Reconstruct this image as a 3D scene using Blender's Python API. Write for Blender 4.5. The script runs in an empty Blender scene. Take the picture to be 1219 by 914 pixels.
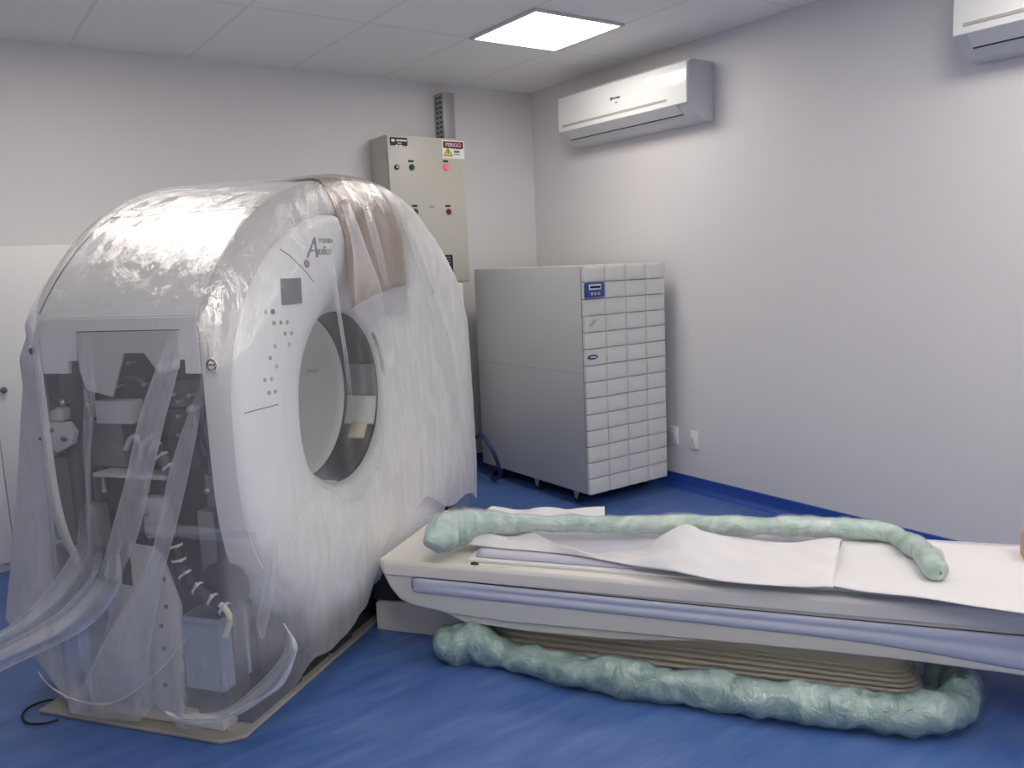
import bpy, bmesh, math, random
from mathutils import Matrix, Vector, noise
random.seed(7)
C = bpy.context.scene.collection
R = math.radians
PI = math.pi

# ------------------------------------------------------------------ camera numbers
F_PX = 986.518
PITCH, ROLL, YAW, GYAW = R(8.2274), R(-2.4104), R(34.988), R(53.949)
CAM = Vector((0, 0, 1.5))
fw = Vector((math.sin(YAW)*math.cos(PITCH), math.cos(YAW)*math.cos(PITCH), -math.sin(PITCH)))
rt0 = Vector((math.cos(YAW), -math.sin(YAW), 0))
up0 = rt0.cross(fw)
rt = rt0*math.cos(ROLL) + up0*math.sin(ROLL)
up = -rt0*math.sin(ROLL) + up0*math.cos(ROLL)

def ray(x, y): return fw + rt*((x-609.5)/F_PX) - up*((y-457)/F_PX)

# frames: the room (identity) and the scanner's frame (x along the couch, y across it)
ROOM = Matrix.Identity(4)
Adir = Vector((math.cos(GYAW), -math.sin(GYAW), 0)); Bdir = Vector((math.sin(GYAW), math.cos(GYAW), 0))
G0 = Adir*(-2.05) + Bdir*3.07
SCAN = Matrix.Translation(G0) @ Matrix.Rotation(-GYAW, 4, 'Z')
SCANI = SCAN.inverted()

def py_(px, py, y=-.97):            # point of the scanner frame's plane y = const seen at a photo pixel
    o = SCANI @ CAM; d = SCANI.to_3x3() @ ray(px, py)
    return o + d*((y-o.y)/d.y)
def pz_(px, py, z=0.):              # the same on a plane z = const
    o = SCANI @ CAM; d = SCANI.to_3x3() @ ray(px, py)
    return o + d*((z-o.z)/d.z)
def px_(px, py, x=.4):
    o = SCANI @ CAM; d = SCANI.to_3x3() @ ray(px, py)
    return o + d*((x-o.x)/d.x)

# ------------------------------------------------------------------ materials
def lin(c):
    out = []
    for v in c:
        v /= 255.
        out.append(v/12.92 if v <= .04045 else ((v+.055)/1.055)**2.4)
    return (*out, 1)
def nt(name):
    m = bpy.data.materials.new(name); m.use_nodes = True
    t = m.node_tree; t.nodes.clear()
    o = t.nodes.new('ShaderNodeOutputMaterial')
    return m, t, o
def bump(t, scale, strength, stretch=(1, 1, 1), detail=3, kind='noise', dist=.01):
    tc = t.nodes.new('ShaderNodeTexCoord'); mp = t.nodes.new('ShaderNodeMapping')
    mp.inputs['Scale'].default_value = stretch
    t.links.new(tc.outputs['Object'], mp.inputs['Vector'])
    if kind == 'noise':
        n = t.nodes.new('ShaderNodeTexNoise'); n.inputs['Scale'].default_value = scale; n.inputs['Detail'].default_value = detail
        out = n.outputs['Fac']
    else:
        n = t.nodes.new('ShaderNodeTexVoronoi'); n.inputs['Scale'].default_value = scale
        if kind == 'smooth': n.feature = 'SMOOTH_F1'
        out = n.outputs['Distance']
    t.links.new(mp.outputs['Vector'], n.inputs['Vector'])
    b = t.nodes.new('ShaderNodeBump'); b.inputs['Strength'].default_value = strength; b.inputs['Distance'].default_value = dist
    t.links.new(out, b.inputs['Height'])
    return b, mp, out
def mat(name, col, rough=.5, metal=0., bs=None, bst=.2, var=0., stretch=(1, 1, 1), coat=0., kind='noise', dist=.01, spec=.5):
    m, t, o = nt(name)
    p = t.nodes.new('ShaderNodeBsdfPrincipled')
    p.inputs['Base Color'].default_value = lin(col); p.inputs['Roughness'].default_value = rough
    p.inputs['Metallic'].default_value = metal; p.inputs['Coat Weight'].default_value = coat; p.inputs['Coat Roughness'].default_value = .08
    p.inputs['Specular IOR Level'].default_value = spec
    t.links.new(p.outputs[0], o.inputs[0])
    if bs:
        b, mp, out = bump(t, bs, bst, stretch, kind=kind, dist=dist)
        t.links.new(b.outputs[0], p.inputs['Normal'])
        if coat: t.links.new(b.outputs[0], p.inputs['Coat Normal'])
    if var:
        tc = t.nodes.new('ShaderNodeTexCoord'); n = t.nodes.new('ShaderNodeTexNoise'); n.inputs['Scale'].default_value = 2.5; n.inputs['Detail'].default_value = 5
        t.links.new(tc.outputs['Object'], n.inputs['Vector'])
        mx = t.nodes.new('ShaderNodeMix'); mx.data_type = 'RGBA'
        a = [max(0, v-var) for v in col]; b2 = [min(255, v+var) for v in col]
        mx.inputs[6].default_value = lin(a); mx.inputs[7].default_value = lin(b2)
        t.links.new(n.outputs['Fac'], mx.inputs[0]); t.links.new(mx.outputs[2], p.inputs['Base Color'])
    return m
def emit(name, col, s):
    m, t, o = nt(name); e = t.nodes.new('ShaderNodeEmission')
    e.inputs[0].default_value = lin(col); e.inputs[1].default_value = s; t.links.new(e.outputs[0], o.inputs[0]); return m

def film_mat(name, col=(250, 249, 247), gloss_min=.05, gloss_max=.35, rough=.06, base=None, bst=.8, dens_mul=1., scale=15, glow=.86, bdist=.0015):
    """clear to milky plastic film; the float attribute 'cloudiness' is how cloudy the film is"""
    m, t, o = nt(name)
    N = t.nodes.new; L = t.links.new
    tr = N('ShaderNodeBsdfTransparent'); df = N('ShaderNodeBsdfDiffuse'); tl = N('ShaderNodeBsdfTranslucent')
    df.inputs[0].default_value = lin(col); tl.inputs[0].default_value = lin(col)
    ms = N('ShaderNodeMixShader'); ms.inputs[0].default_value = 1-glow; L(df.outputs[0], ms.inputs[1]); L(tl.outputs[0], ms.inputs[2])
    gl = N('ShaderNodeBsdfGlossy'); gl.inputs['Roughness'].default_value = rough
    # crinkles: long folds plus small creases
    tc = N('ShaderNodeTexCoord')
    mp1 = N('ShaderNodeMapping'); mp1.inputs['Scale'].default_value = (1, 1, .3); L(tc.outputs['Object'], mp1.inputs['Vector'])
    n1 = N('ShaderNodeTexNoise'); n1.inputs['Scale'].default_value = scale; n1.inputs['Detail'].default_value = 2.5; n1.inputs['Distortion'].default_value = 1.2
    L(mp1.outputs[0], n1.inputs['Vector'])
    n2 = N('ShaderNodeTexVoronoi'); n2.inputs['Scale'].default_value = scale*2.2; n2.feature = 'DISTANCE_TO_EDGE'
    mpd = N('ShaderNodeVectorMath'); mpd.operation = 'ADD'; L(mp1.outputs[0], mpd.inputs[0]); L(n1.outputs['Color'], mpd.inputs[1]); L(mpd.outputs[0], n2.inputs['Vector'])
    ad = N('ShaderNodeMath'); ad.operation = 'MULTIPLY_ADD'; L(n2.outputs['Distance'], ad.inputs[0]); ad.inputs[1].default_value = .5; L(n1.outputs['Fac'], ad.inputs[2])
    b = N('ShaderNodeBump'); b.inputs['Strength'].default_value = bst; b.inputs['Distance'].default_value = bdist; L(ad.outputs[0], b.inputs['Height'])
    L(b.outputs[0], gl.inputs['Normal'])
    lw = N('ShaderNodeLayerWeight'); lw.inputs['Blend'].default_value = .5
    pw = N('ShaderNodeMath'); pw.operation = 'POWER'; L(lw.outputs['Facing'], pw.inputs[0]); pw.inputs[1].default_value = 3.0
    at = N('ShaderNodeAttribute'); at.attribute_name = 'cloudiness'
    # density grows at grazing view (a longer way through the film) and varies with soft streaks
    k = N('ShaderNodeMath'); k.operation = 'MULTIPLY_ADD'; L(pw.outputs[0], k.inputs[0]); k.inputs[1].default_value = .30
    if base is None:
        mr = N('ShaderNodeMapRange'); mr.inputs[1].default_value = .35; mr.inputs[2].default_value = .7; mr.inputs[3].default_value = .9; mr.inputs[4].default_value = 1.1
        L(n1.outputs['Fac'], mr.inputs[0])
        mm = N('ShaderNodeMath'); mm.operation = 'MULTIPLY'; L(mr.outputs[0], mm.inputs[0]); L(at.outputs['Fac'], mm.inputs[1])
        L(mm.outputs[0], k.inputs[2])
    else:
        k.inputs[2].default_value = base
    cl = N('ShaderNodeClamp'); cl.inputs['Max'].default_value = .97; L(k.outputs[0], cl.inputs[0])
    m1 = N('ShaderNodeMixShader'); L(cl.outputs[0], m1.inputs[0]); L(tr.outputs[0], m1.inputs[1]); L(ms.outputs[0], m1.inputs[2])
    g2 = N('ShaderNodeMapRange'); L(pw.outputs[0], g2.inputs[0]); g2.inputs[3].default_value = gloss_min; g2.inputs[4].default_value = gloss_max
    ak = N('ShaderNodeAttribute'); ak.attribute_name = 'crinkle'
    g3 = N('ShaderNodeMath'); g3.operation = 'MULTIPLY_ADD'; L(ak.outputs['Fac'], g3.inputs[0]); g3.inputs[1].default_value = .18; L(g2.outputs[0], g3.inputs[2])
    bs_ = N('ShaderNodeMath'); bs_.operation = 'MULTIPLY_ADD'; L(ak.outputs['Fac'], bs_.inputs[0]); bs_.inputs[1].default_value = .2; bs_.inputs[2].default_value = bst; L(bs_.outputs[0], b.inputs['Strength'])
    m2 = N('ShaderNodeMixShader'); L(g3.outputs[0], m2.inputs[0]); L(m1.outputs[0], m2.inputs[1]); L(gl.outputs[0], m2.inputs[2])
    L(m2.outputs[0], o.inputs[0])
    return m

M = {}
def wall_mat(name, col):
    return mat(name, col, .55, bs=60, bst=.03, spec=.35)
M['wall'] = wall_mat('painted_wall', (223, 221, 222))
M['cabin'] = mat('white_cabinet_paint', (236, 235, 232), .4)
M['white'] = mat('white_plastic', (238, 238, 236), .35)
M['acface'] = mat('glossy_white_plastic', (243, 243, 241), .18, coat=.3)
M['acgrey'] = mat('pale_grey_plastic', (205, 206, 210), .4)
M['strip'] = mat('grey_vent_strip', (176, 174, 172), .4)
M['cover'] = mat('off_white_scanner_cover', (240, 239, 236), .4)
M['shell'] = mat('pale_grey_shell', (222, 220, 216), .42)
M['fascia'] = mat('white_scanner_fascia', (245, 245, 243), .35)
M['beige'] = mat('warm_beige_couch_plastic', (226, 222, 213), .4)
M['beige2'] = mat('base_plate_beige', (158, 154, 146), .55, var=12)
M['lav'] = mat('periwinkle_side_strip', (198, 202, 218), .33)
M['buttonpale'] = mat('pale_button', (200, 198, 195), .5)
M['cap'] = mat('grey_brown_cap', (150, 136, 132), .5)
M['seam'] = mat('dark_seam', (60, 60, 62), .7)
M['seam2'] = mat('grey_seam', (150, 149, 147), .7)
M['dark'] = mat('dark_machine_metal', (62, 63, 66), .5, metal=.3, var=14)
M['dark2'] = mat('charcoal_part', (84, 85, 88), .5, var=20)
M['black'] = mat('black_rubber', (18, 18, 20), .5)
M['metal'] = mat('zinc_metal', (178, 178, 176), .35, metal=.8)
M['midgrey'] = mat('mid_grey_housing', (132, 133, 134), .5, var=8)
M['plate'] = mat('pale_support_plate', (196, 196, 194), .45)
M['bluebox'] = mat('blue_grey_bin', (150, 162, 180), .4)
M['upsside'] = mat('ups_side_panel', (188, 189, 189), .45, bs=200, bst=.02)
M['upsfront'] = mat('ups_front_tiles', (214, 215, 212), .45)
M['panel'] = mat('electrical_box_enamel', (190, 188, 178), .4)
M['blue'] = mat('royal_blue_badge', (44, 72, 150), .35)
M['lcd'] = mat('dark_display', (30, 32, 42), .2)
M['labelgrey'] = mat('grey_label', (104, 106, 110), .4)
M['labelpale'] = mat('pale_label', (232, 232, 230), .5)
M['cream'] = mat('cream_sticker', (226, 219, 186), .5)
M['yellow'] = mat('warning_yellow', (222, 208, 60), .5)
M['red'] = mat('danger_red', (112, 16, 22), .45)
M['redlamp'] = emit('lit_red_lamp', (255, 70, 80), 2.2)
M['darkred'] = mat('dark_red_lamp', (120, 30, 34), .3)
M['green'] = mat('green_lamp', (28, 84, 60), .3)
M['ink'] = mat('black_ink', (40, 40, 42), .6)
M['inkblue'] = mat('blue_ink', (134, 138, 164), .6)
M['inkwhite'] = mat('white_ink', (230, 230, 230), .6)
M['sheet'] = mat('white_cotton_sheet', (228, 226, 226), .8, bs=18, bst=.12, dist=.02)
M['pad'] = mat('lavender_grey_pad', (206, 206, 218), .5)
M['paper'] = mat('brown_wrapping_paper', (164, 145, 126), .7, bs=9, bst=.5, var=14, dist=.02)
M['bellows'] = mat('tan_bellows', (224, 216, 196), .55)
M['navy'] = mat('navy_cable', (24, 36, 84), .5)
M['galv'] = mat('galvanised_duct', (168, 170, 172), .4, metal=.45)
M['slot'] = mat('duct_slot', (70, 70, 70), .7)
M['lamp'] = emit('led_diffuser', (255, 248, 240), 15.0)
M['frame'] = mat('white_lamp_frame', (205, 203, 202), .5)
M['tan'] = mat('tan_pad', (196, 164, 140), .7)
M['film'] = film_mat('milky_plastic_film')
M['fold'] = film_mat('doubled_plastic_film', (250, 249, 248), .06, .35)
M['sleeve'] = film_mat('clear_plastic_sleeve', (228, 236, 232), .12, .6, rough=.07, base=-.10, bst=.9, scale=20, bdist=.0035)

def foam(name, c1, c2):
    m, t, o = nt(name); N = t.nodes.new; L = t.links.new
    p = N('ShaderNodeBsdfPrincipled'); p.inputs['Roughness'].default_value = .45; p.inputs['Coat Weight'].default_value = 1; p.inputs['Coat Roughness'].default_value = .12; p.inputs['Coat IOR'].default_value = 1.6; L(p.outputs[0], o.inputs[0])
    tc = N('ShaderNodeTexCoord'); n = N('ShaderNodeTexNoise'); n.inputs['Scale'].default_value = 9; n.inputs['Detail'].default_value = 6; n.inputs['Distortion'].default_value = 1.5
    L(tc.outputs['Object'], n.inputs['Vector'])
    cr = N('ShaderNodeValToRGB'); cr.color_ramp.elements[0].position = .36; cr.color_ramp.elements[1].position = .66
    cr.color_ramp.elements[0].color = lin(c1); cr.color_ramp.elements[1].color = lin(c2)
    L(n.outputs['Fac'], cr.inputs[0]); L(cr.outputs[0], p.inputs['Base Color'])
    w = N('ShaderNodeVectorMath'); w.operation = 'MULTIPLY_ADD'; L(n.outputs['Color'], w.inputs[0]); w.inputs[1].default_value = (.12, .12, .12); L(tc.outputs['Object'], w.inputs[2])
    v = N('ShaderNodeTexVoronoi'); v.feature = 'DISTANCE_TO_EDGE'; v.inputs['Scale'].default_value = 26; L(w.outputs[0], v.inputs['Vector'])
    n2 = N('ShaderNodeTexNoise'); n2.inputs['Scale'].default_value = 16; n2.inputs['Detail'].default_value = 3; L(w.outputs[0], n2.inputs['Vector'])
    ad = N('ShaderNodeMath'); ad.operation = 'MULTIPLY_ADD'; L(v.outputs['Distance'], ad.inputs[0]); ad.inputs[1].default_value = .8; L(n2.outputs['Fac'], ad.inputs[2])
    bp = N('ShaderNodeBump'); bp.inputs['Strength'].default_value = .9; bp.inputs['Distance'].default_value = .008; L(ad.outputs[0], bp.inputs['Height']); L(bp.outputs[0], p.inputs['Coat Normal'])
    bq = N('ShaderNodeBump'); bq.inputs['Strength'].default_value = .5; bq.inputs['Distance'].default_value = .012; L(ad.outputs[0], bq.inputs['Height']); L(bq.outputs[0], p.inputs['Normal'])
    return m
M['foam'] = foam('pale_green_foam', (158, 194, 178), (214, 230, 221))
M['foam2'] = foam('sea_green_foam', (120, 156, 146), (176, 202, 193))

def floor_material():
    m, t, o = nt('blue_vinyl_floor'); N = t.nodes.new; L = t.links.new
    p = N('ShaderNodeBsdfPrincipled'); p.inputs['Roughness'].default_value = .38; p.inputs['Specular IOR Level'].default_value = .45; L(p.outputs[0], o.inputs[0])
    tc = N('ShaderNodeTexCoord'); mp = N('ShaderNodeMapping'); mp.inputs['Rotation'].default_value = (0, 0, R(-12)); mp.inputs['Scale'].default_value = (1, 5, 1)
    L(tc.outputs['Object'], mp.inputs['Vector'])
    n = N('ShaderNodeTexNoise'); n.inputs['Scale'].default_value = 3.2; n.inputs['Detail'].default_value = 8; n.inputs['Roughness'].default_value = .62; L(mp.outputs[0], n.inputs['Vector'])
    cr = N('ShaderNodeValToRGB'); e = cr.color_ramp.elements
    e[0].position = .33; e[0].color = lin((58, 92, 156)); e[1].position = .68; e[1].color = lin((88, 118, 172))
    L(n.outputs['Fac'], cr.inputs[0]); L(cr.outputs[0], p.inputs['Base Color'])
    r = N('ShaderNodeMapRange'); r.inputs[3].default_value = .3; r.inputs[4].default_value = .5; L(n.outputs['Fac'], r.inputs[0]); L(r.outputs[0], p.inputs['Roughness'])
    return m
M['floor'] = floor_material()
M['base'] = mat('blue_vinyl_skirting', (38, 76, 158), .4)
def ceiling_material():
    m, t, o = nt('ceiling_tiles'); N = t.nodes.new; L = t.links.new
    p = N('ShaderNodeBsdfPrincipled'); p.inputs['Roughness'].default_value = .7; L(p.outputs[0], o.inputs[0])
    tc = N('ShaderNodeTexCoord'); sx = N('ShaderNodeSeparateXYZ'); L(tc.outputs['Object'], sx.inputs[0])
    def line(out, period, off, w):
        a = N('ShaderNodeMath'); a.operation = 'ADD'; L(out, a.inputs[0]); a.inputs[1].default_value = 100*period-off+w/2
        b = N('ShaderNodeMath'); b.operation = 'MODULO'; L(a.outputs[0], b.inputs[0]); b.inputs[1].default_value = period
        c = N('ShaderNodeMath'); c.operation = 'LESS_THAN'; L(b.outputs[0], c.inputs[0]); c.inputs[1].default_value = w; return c.outputs[0]
    a = line(sx.outputs['X'], .625, 3.305 % .625, .02); b = line(sx.outputs['Y'], 1.25, 4.11 % 1.25, .02)
    mx = N('ShaderNodeMath'); mx.operation = 'MAXIMUM'; L(a, mx.inputs[0]); L(b, mx.inputs[1])
    mc = N('ShaderNodeMix'); mc.data_type = 'RGBA'; mc.inputs[6].default_value = lin((236, 234, 233)); mc.inputs[7].default_value = lin((224, 222, 221))
    L(mx.outputs[0], mc.inputs[0]); L(mc.outputs[2], p.inputs['Base Color'])
    return m
M['ceil'] = ceiling_material()

# ------------------------------------------------------------------ mesh helpers
def merge(bm, tmp):
    me = bpy.data.meshes.new('tmp'); tmp.to_mesh(me); tmp.free(); bm.from_mesh(me); bpy.data.meshes.remove(me)
def box(bm, x0, x1, y0, y1, z0, z1, bev=.004, seg=2, rot=None):
    t = bmesh.new()
    v = [t.verts.new((x, y, z)) for x in (min(x0, x1), max(x0, x1)) for y in (min(y0, y1), max(y0, y1)) for z in (min(z0, z1), max(z0, z1))]
    for f in ((0, 1, 3, 2), (4, 6, 7, 5), (0, 4, 5, 1), (2, 3, 7, 6), (0, 2, 6, 4), (1, 5, 7, 3)): t.faces.new([v[i] for i in f])
    if bev: bmesh.ops.bevel(t, geom=t.edges[:], offset=min(bev, .45*min(abs(x1-x0), abs(y1-y0), abs(z1-z0))), segments=seg, affect='EDGES', profile=.5)
    if rot is not None: bmesh.ops.transform(t, matrix=rot, verts=t.verts[:])
    merge(bm, t)
def prism(bm, pts, axis, c0, c1, bev=.004, seg=2):
    """polygon pts in the plane across `axis`, extruded from c0 to c1"""
    t = bmesh.new()
    def P(a, b, c): return {'x': (c, a, b), 'y': (a, c, b), 'z': (a, b, c)}[axis]
    lo = [t.verts.new(P(a, b, c0)) for a, b in pts]; hi = [t.verts.new(P(a, b, c1)) for a, b in pts]
    t.faces.new(lo); t.faces.new(list(reversed(hi))); n = len(pts)
    for i in range(n): t.faces.new((lo[i], hi[i], hi[(i+1) % n], lo[(i+1) % n]))
    bmesh.ops.recalc_face_normals(t, faces=t.faces[:])
    if bev: bmesh.ops.bevel(t, geom=[e for e in t.edges if e.calc_face_angle(0) > .4], offset=bev, segments=seg, affect='EDGES', profile=.5)
    merge(bm, t)
def tube(bm, pts, r, seg=10, cap=True, rf=None, wob=0.):
    pts = [Vector(p) for p in pts]; rings = []; n = len(pts)
    up_ = Vector((0, 0, 1))
    for i, p in enumerate(pts):
        d = (pts[min(i+1, n-1)]-pts[max(i-1, 0)]).normalized()
        s = d.cross(up_)
        if s.length < .05: s = d.cross(Vector((0, 1, 0)))
        s.normalize(); q = s.cross(d)
        rr = r*(rf(i/(n-1)) if rf else 1)
        ring = []
        for k in range(seg):
            a = 2*PI*k/seg; w = 1.
            pos = s*math.cos(a)+q*math.sin(a)
            if wob: w += wob*noise.noise((p+pos*r)*9)+wob*.6*noise.noise((p+pos*r)*23)
            ring.append(bm.verts.new(p+pos*rr*w))
        rings.append(ring)
    for i in range(n-1):
        for k in range(seg):
            bm.faces.new((rings[i][k], rings[i][(k+1) % seg], rings[i+1][(k+1) % seg], rings[i+1][k]))
    if cap:
        bm.faces.new(list(reversed(rings[0]))); bm.faces.new(rings[-1])
def cyl(bm, p0, p1, r, seg=16, r1=None):
    tube(bm, [p0, p1], r, seg, True, (lambda t: 1 if r1 is None or t < .5 else r1/r))
def smooth_path(pts, n=8):
    P = [Vector(p) for p in pts]; out = []
    for i in range(len(P)-1):
        a = P[max(i-1, 0)]; b = P[i]; c = P[i+1]; d = P[min(i+2, len(P)-1)]
        for k in range(n):
            t = k/n
            out.append(.5*((2*b)+(c-a)*t+(2*a-5*b+4*c-d)*t*t+(3*b-a-3*c+d)*t**3))
    out.append(P[-1]); return out
def grid(bm, nu, nv, fn, close_u=False):
    V = [[bm.verts.new(fn(i/(nu if close_u else nu-1), j/(nv-1))) for j in range(nv)] for i in range(nu)]
    for i in range(nu if close_u else nu-1):
        for j in range(nv-1):
            a = V[i][j]; b = V[(i+1) % nu][j]; c = V[(i+1) % nu][j+1]; d = V[i][j+1]
            bm.faces.new((a, b, c, d))
    return V
def ball(bm, c, r, s=(1, 1, 1)):
    t = bmesh.new(); bmesh.ops.create_uvsphere(t, u_segments=14, v_segments=8, radius=r)
    bmesh.ops.transform(t, matrix=Matrix.Translation(c) @ Matrix.Diagonal((*s, 1)), verts=t.verts[:]); merge(bm, t)

WM = {}
def place(o, parent, world):
    if parent is not None:
        o.parent = parent; o.matrix_parent_inverse = Matrix.Identity(4)
        o.matrix_local = WM[parent.name].inverted() @ world
    else:
        o.matrix_local = world
    WM[o.name] = world
def thing(name, label, cat, frame=ROOM, loc=(0, 0, 0), group=None):
    o = bpy.data.objects.new(name, None); C.objects.link(o); o.empty_display_size = .1
    place(o, None, frame @ Matrix.Translation(loc)); tag(o, label, cat, group); return o
def tag(o, label, cat, group=None):
    o['label'] = label; o['category'] = cat
    if group: o['group'] = group
    return o
def obj(name, bm, m, parent=None, frame=ROOM, loc=None, ang=35, label=None, recalc=True, thick=0):
    if recalc: bmesh.ops.recalc_face_normals(bm, faces=bm.faces[:])
    if parent is not None: world = WM[parent.name]
    else: world = frame @ Matrix.Translation(loc or (0, 0, 0))
    bm.transform(world.inverted() @ frame)
    me = bpy.data.meshes.new(name); bm.to_mesh(me); bm.free()
    me.materials.append(m)
    for p in me.polygons: p.use_smooth = True
    me.set_sharp_from_angle(angle=R(ang))
    o = bpy.data.objects.new(name, me); C.objects.link(o); place(o, parent, world)
    if label: o['label'] = label
    if thick:
        s = o.modifiers.new('thickness', 'SOLIDIFY'); s.thickness = thick; s.offset = 0
    return o
def text(name, s, size, world, m, parent, ext=.0008, sx=1., shear=0., spacing=1.):
    cu = bpy.data.curves.new('t', 'FONT'); cu.body = s; cu.size = size; cu.extrude = ext; cu.align_x = 'CENTER'; cu.align_y = 'CENTER'; cu.shear = shear; cu.space_character = spacing
    t = bpy.data.objects.new('t', cu); me = bpy.data.meshes.new_from_object(t); bpy.data.objects.remove(t)
    me.transform(Matrix.Diagonal((sx, 1, 1, 1))); me.materials.clear(); me.materials.append(m); me.name = name
    o = bpy.data.objects.new(name, me); C.objects.link(o); place(o, parent, world); return o
def struct(name, bm, m, **k):
    o = obj(name, bm, m, **k); o['kind'] = 'structure'; return o

# ------------------------------------------------------------------ the room
X0, X1, Y0, Y1, H = -2.0, 3.931, -2.2, 5.207, 2.772
b = bmesh.new(); box(b, X0, X1, Y0, Y1, -.1, 0, 0); struct('floor', b, M['floor'])
b = bmesh.new(); box(b, X0, X1, Y0, Y1, H, H+.1, 0); struct('ceiling', b, M['ceil'])
b = bmesh.new(); box(b, X0-.1, X1+.1, Y1, Y1+.1, -.1, H+.1, 0); struct('wall_back', b, M['wall'])
b = bmesh.new(); box(b, X1, X1+.1, Y0-.1, Y1, -.1, H+.1, 0); struct('wall_right', b, M['wall'])
b = bmesh.new(); box(b, X0-.1, X0, Y0-.1, Y1, -.1, H+.1, 0); struct('wall_left', b, M['wall'])
b = bmesh.new(); box(b, X0, X1, Y0-.1, Y0, -.1, H+.1, 0); struct('wall_front', b, M['wall'])
cove = [(0, 0), (-.045, 0), (-.03, .004), (-.014, .015), (-.007, .03), (-.005, .088), (0, .092)]
b = bmesh.new(); prism(b, [(X1+p, q) for p, q in cove], 'y', Y0, Y1, 0); struct('baseboard_right', b, M['base'])
b = bmesh.new(); prism(b, [(Y1+p, q) for p, q in cove], 'x', X0, X1, 0); struct('baseboard_back', b, M['base'])

# ------------------------------------------------------------------ ceiling lights
def light(cx, cy, label):
    t = thing('ceiling_light', label, 'ceiling light', loc=(cx, cy, H), group='square LED ceiling panels')
    h = .308
    b = bmesh.new()
    for a in ((-h, h, -h, -h+.02), (-h, h, h-.02, h), (-h, -h+.02, -h+.02, h-.02), (h-.02, h, -h+.02, h-.02)):
        box(b, cx+a[0], cx+a[1], cy+a[2], cy+a[3], H-.014, H-.0005, .002, 1)
    obj('frame', b, M['frame'], t)
    b = bmesh.new(); box(b, cx-h+.02, cx+h-.02, cy-h+.02, cy+h-.02, H-.008, H-.001, 0)
    obj('diffuser', b, M['lamp'], t)
light(2.99, 3.80, 'lit square LED ceiling panel near the back right corner')
light(2.99, 1.30, 'lit square ceiling panel above the foot of the scanner couch, outside the photo')
light(0.49, 3.80, 'lit square ceiling panel above the back of the scanner ring, outside the photo')
light(0.49, 1.30, 'lit square ceiling panel above the viewer, outside the photo')
light(0.49, 0.05, 'unseen fill panel added on the ceiling just behind the viewer, outside the photo')  # added fill lamp, brightens the couch side and the front of the film
light(2.99, 0.05, 'unseen fill panel added on the ceiling by the right wall beyond the couch end, outside the photo')  # extra panel added as fill for the couch side and right wall
light(0.49, -1.2, 'lit square ceiling panel behind the viewer, outside the photo')
light(2.99, -1.2, 'lit square ceiling panel in the corner behind the couch, outside the photo')

# ------------------------------------------------------------------ air conditioners
def aircon(ya, yb, label):
    """ya nearer the camera, yb the far end"""
    t = thing('air_conditioner', label, 'air conditioner', loc=(X1, (ya+yb)/2, 2.29), group='split air conditioners high on the right wall')
    prof = [(0, 2.625), (-.19, 2.625), (-.208, 2.600), (-.214, 2.385), (-.196, 2.368), (-.15, 2.32), (-.10, 2.292), (0, 2.285)]
    b = bmesh.new(); prism(b, [(X1-.001+p, q) for p, q in prof], 'y', ya, yb, .006, 3); obj('body', b, M['acgrey'], t)
    b = bmesh.new(); prism(b, [(X1-.207, 2.612), (X1-.221, 2.606), (X1-.226, 2.5), (X1-.224, 2.38), (X1-.212, 2.376)], 'y', ya+.004, yb-.004, .003, 2)
    fp = obj('front_panel', b, M['acface'], t, label='glossy white front panel')
    b = bmesh.new(); box(b, X1-.2275, X1-.222, ya+.16, yb-.045, 2.408, 2.424, .002, 1); obj('vent_strip', b, M['strip'], fp)
    rot = Matrix.Translation((X1-.190, 0, 2.3585)) @ Matrix.Rotation(R(42), 4, 'Y')
    b = bmesh.new(); box(b, -.035, .04, ya+.09, yb-.06, -.005, .004, .002, 1, rot); lv = obj('louver', b, M['acgrey'], t)
    b = bmesh.new(); box(b, .041, .046, ya+.09, yb-.06, -.006, .004, 0, 1, rot); obj('gap_line', b, M['seam'], lv)
    b = bmesh.new(); box(b, X1-.035, X1-.005, ya-.003, ya, 2.30, 2.37, .001, 1); box(b, X1-.02, X1-.01, ya-.005, ya-.002, 2.355, 2.365, .001, 1); obj('side_clip', b, M['acgrey'], t)
    yc = (ya+yb)/2
    for k, (u, w_, z, h_) in enumerate(((.045, .022, 2.500, .018), (.012, .05, 2.503, .010), (-.022, .022, 2.500, .014), (.0, .022, 2.477, .006))):
        b = bmesh.new(); box(b, X1-.2285, X1-.2235, yc+u-w_/2, yc+u+w_/2, z, z+h_, .001, 1); obj('logo_mark', b, M['labelgrey'], fp)
aircon(3.427, 4.612, 'white split air conditioner near the corner above the grey power cabinet')
aircon(.735, 1.920, 'white split air conditioner cut off by the top right edge of the photo')

# ------------------------------------------------------------------ wall outlets
def outlet(y, z, label):
    t = thing('wall_outlet', label, 'outlet', loc=(X1, y, z), group='white outlets low on the right wall')
    b = bmesh.new(); box(b, X1-.012, X1-.0005, y-.036, y+.036, z-.058, z+.058, .004, 2); obj('plate', b, M['white'], t)
    b = bmesh.new(); box(b, X1-.016, X1-.0122, y-.016, y+.016, z-.028, z+.028, .004, 2); s = obj('socket', b, M['white'], t)
    b = bmesh.new()
    for dz in (-.010, 0, .010): cyl(b, (X1-.0175, y, z+dz), (X1-.0158, y, z+dz), .0022, 8)
    obj('pin_hole', b, M['ink'], s)
outlet(3.603, .337, 'white wall outlet on the bare wall right of the grey power cabinet')
outlet(3.775, .343, 'white wall outlet half hidden behind the right edge of the grey power cabinet')

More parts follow.
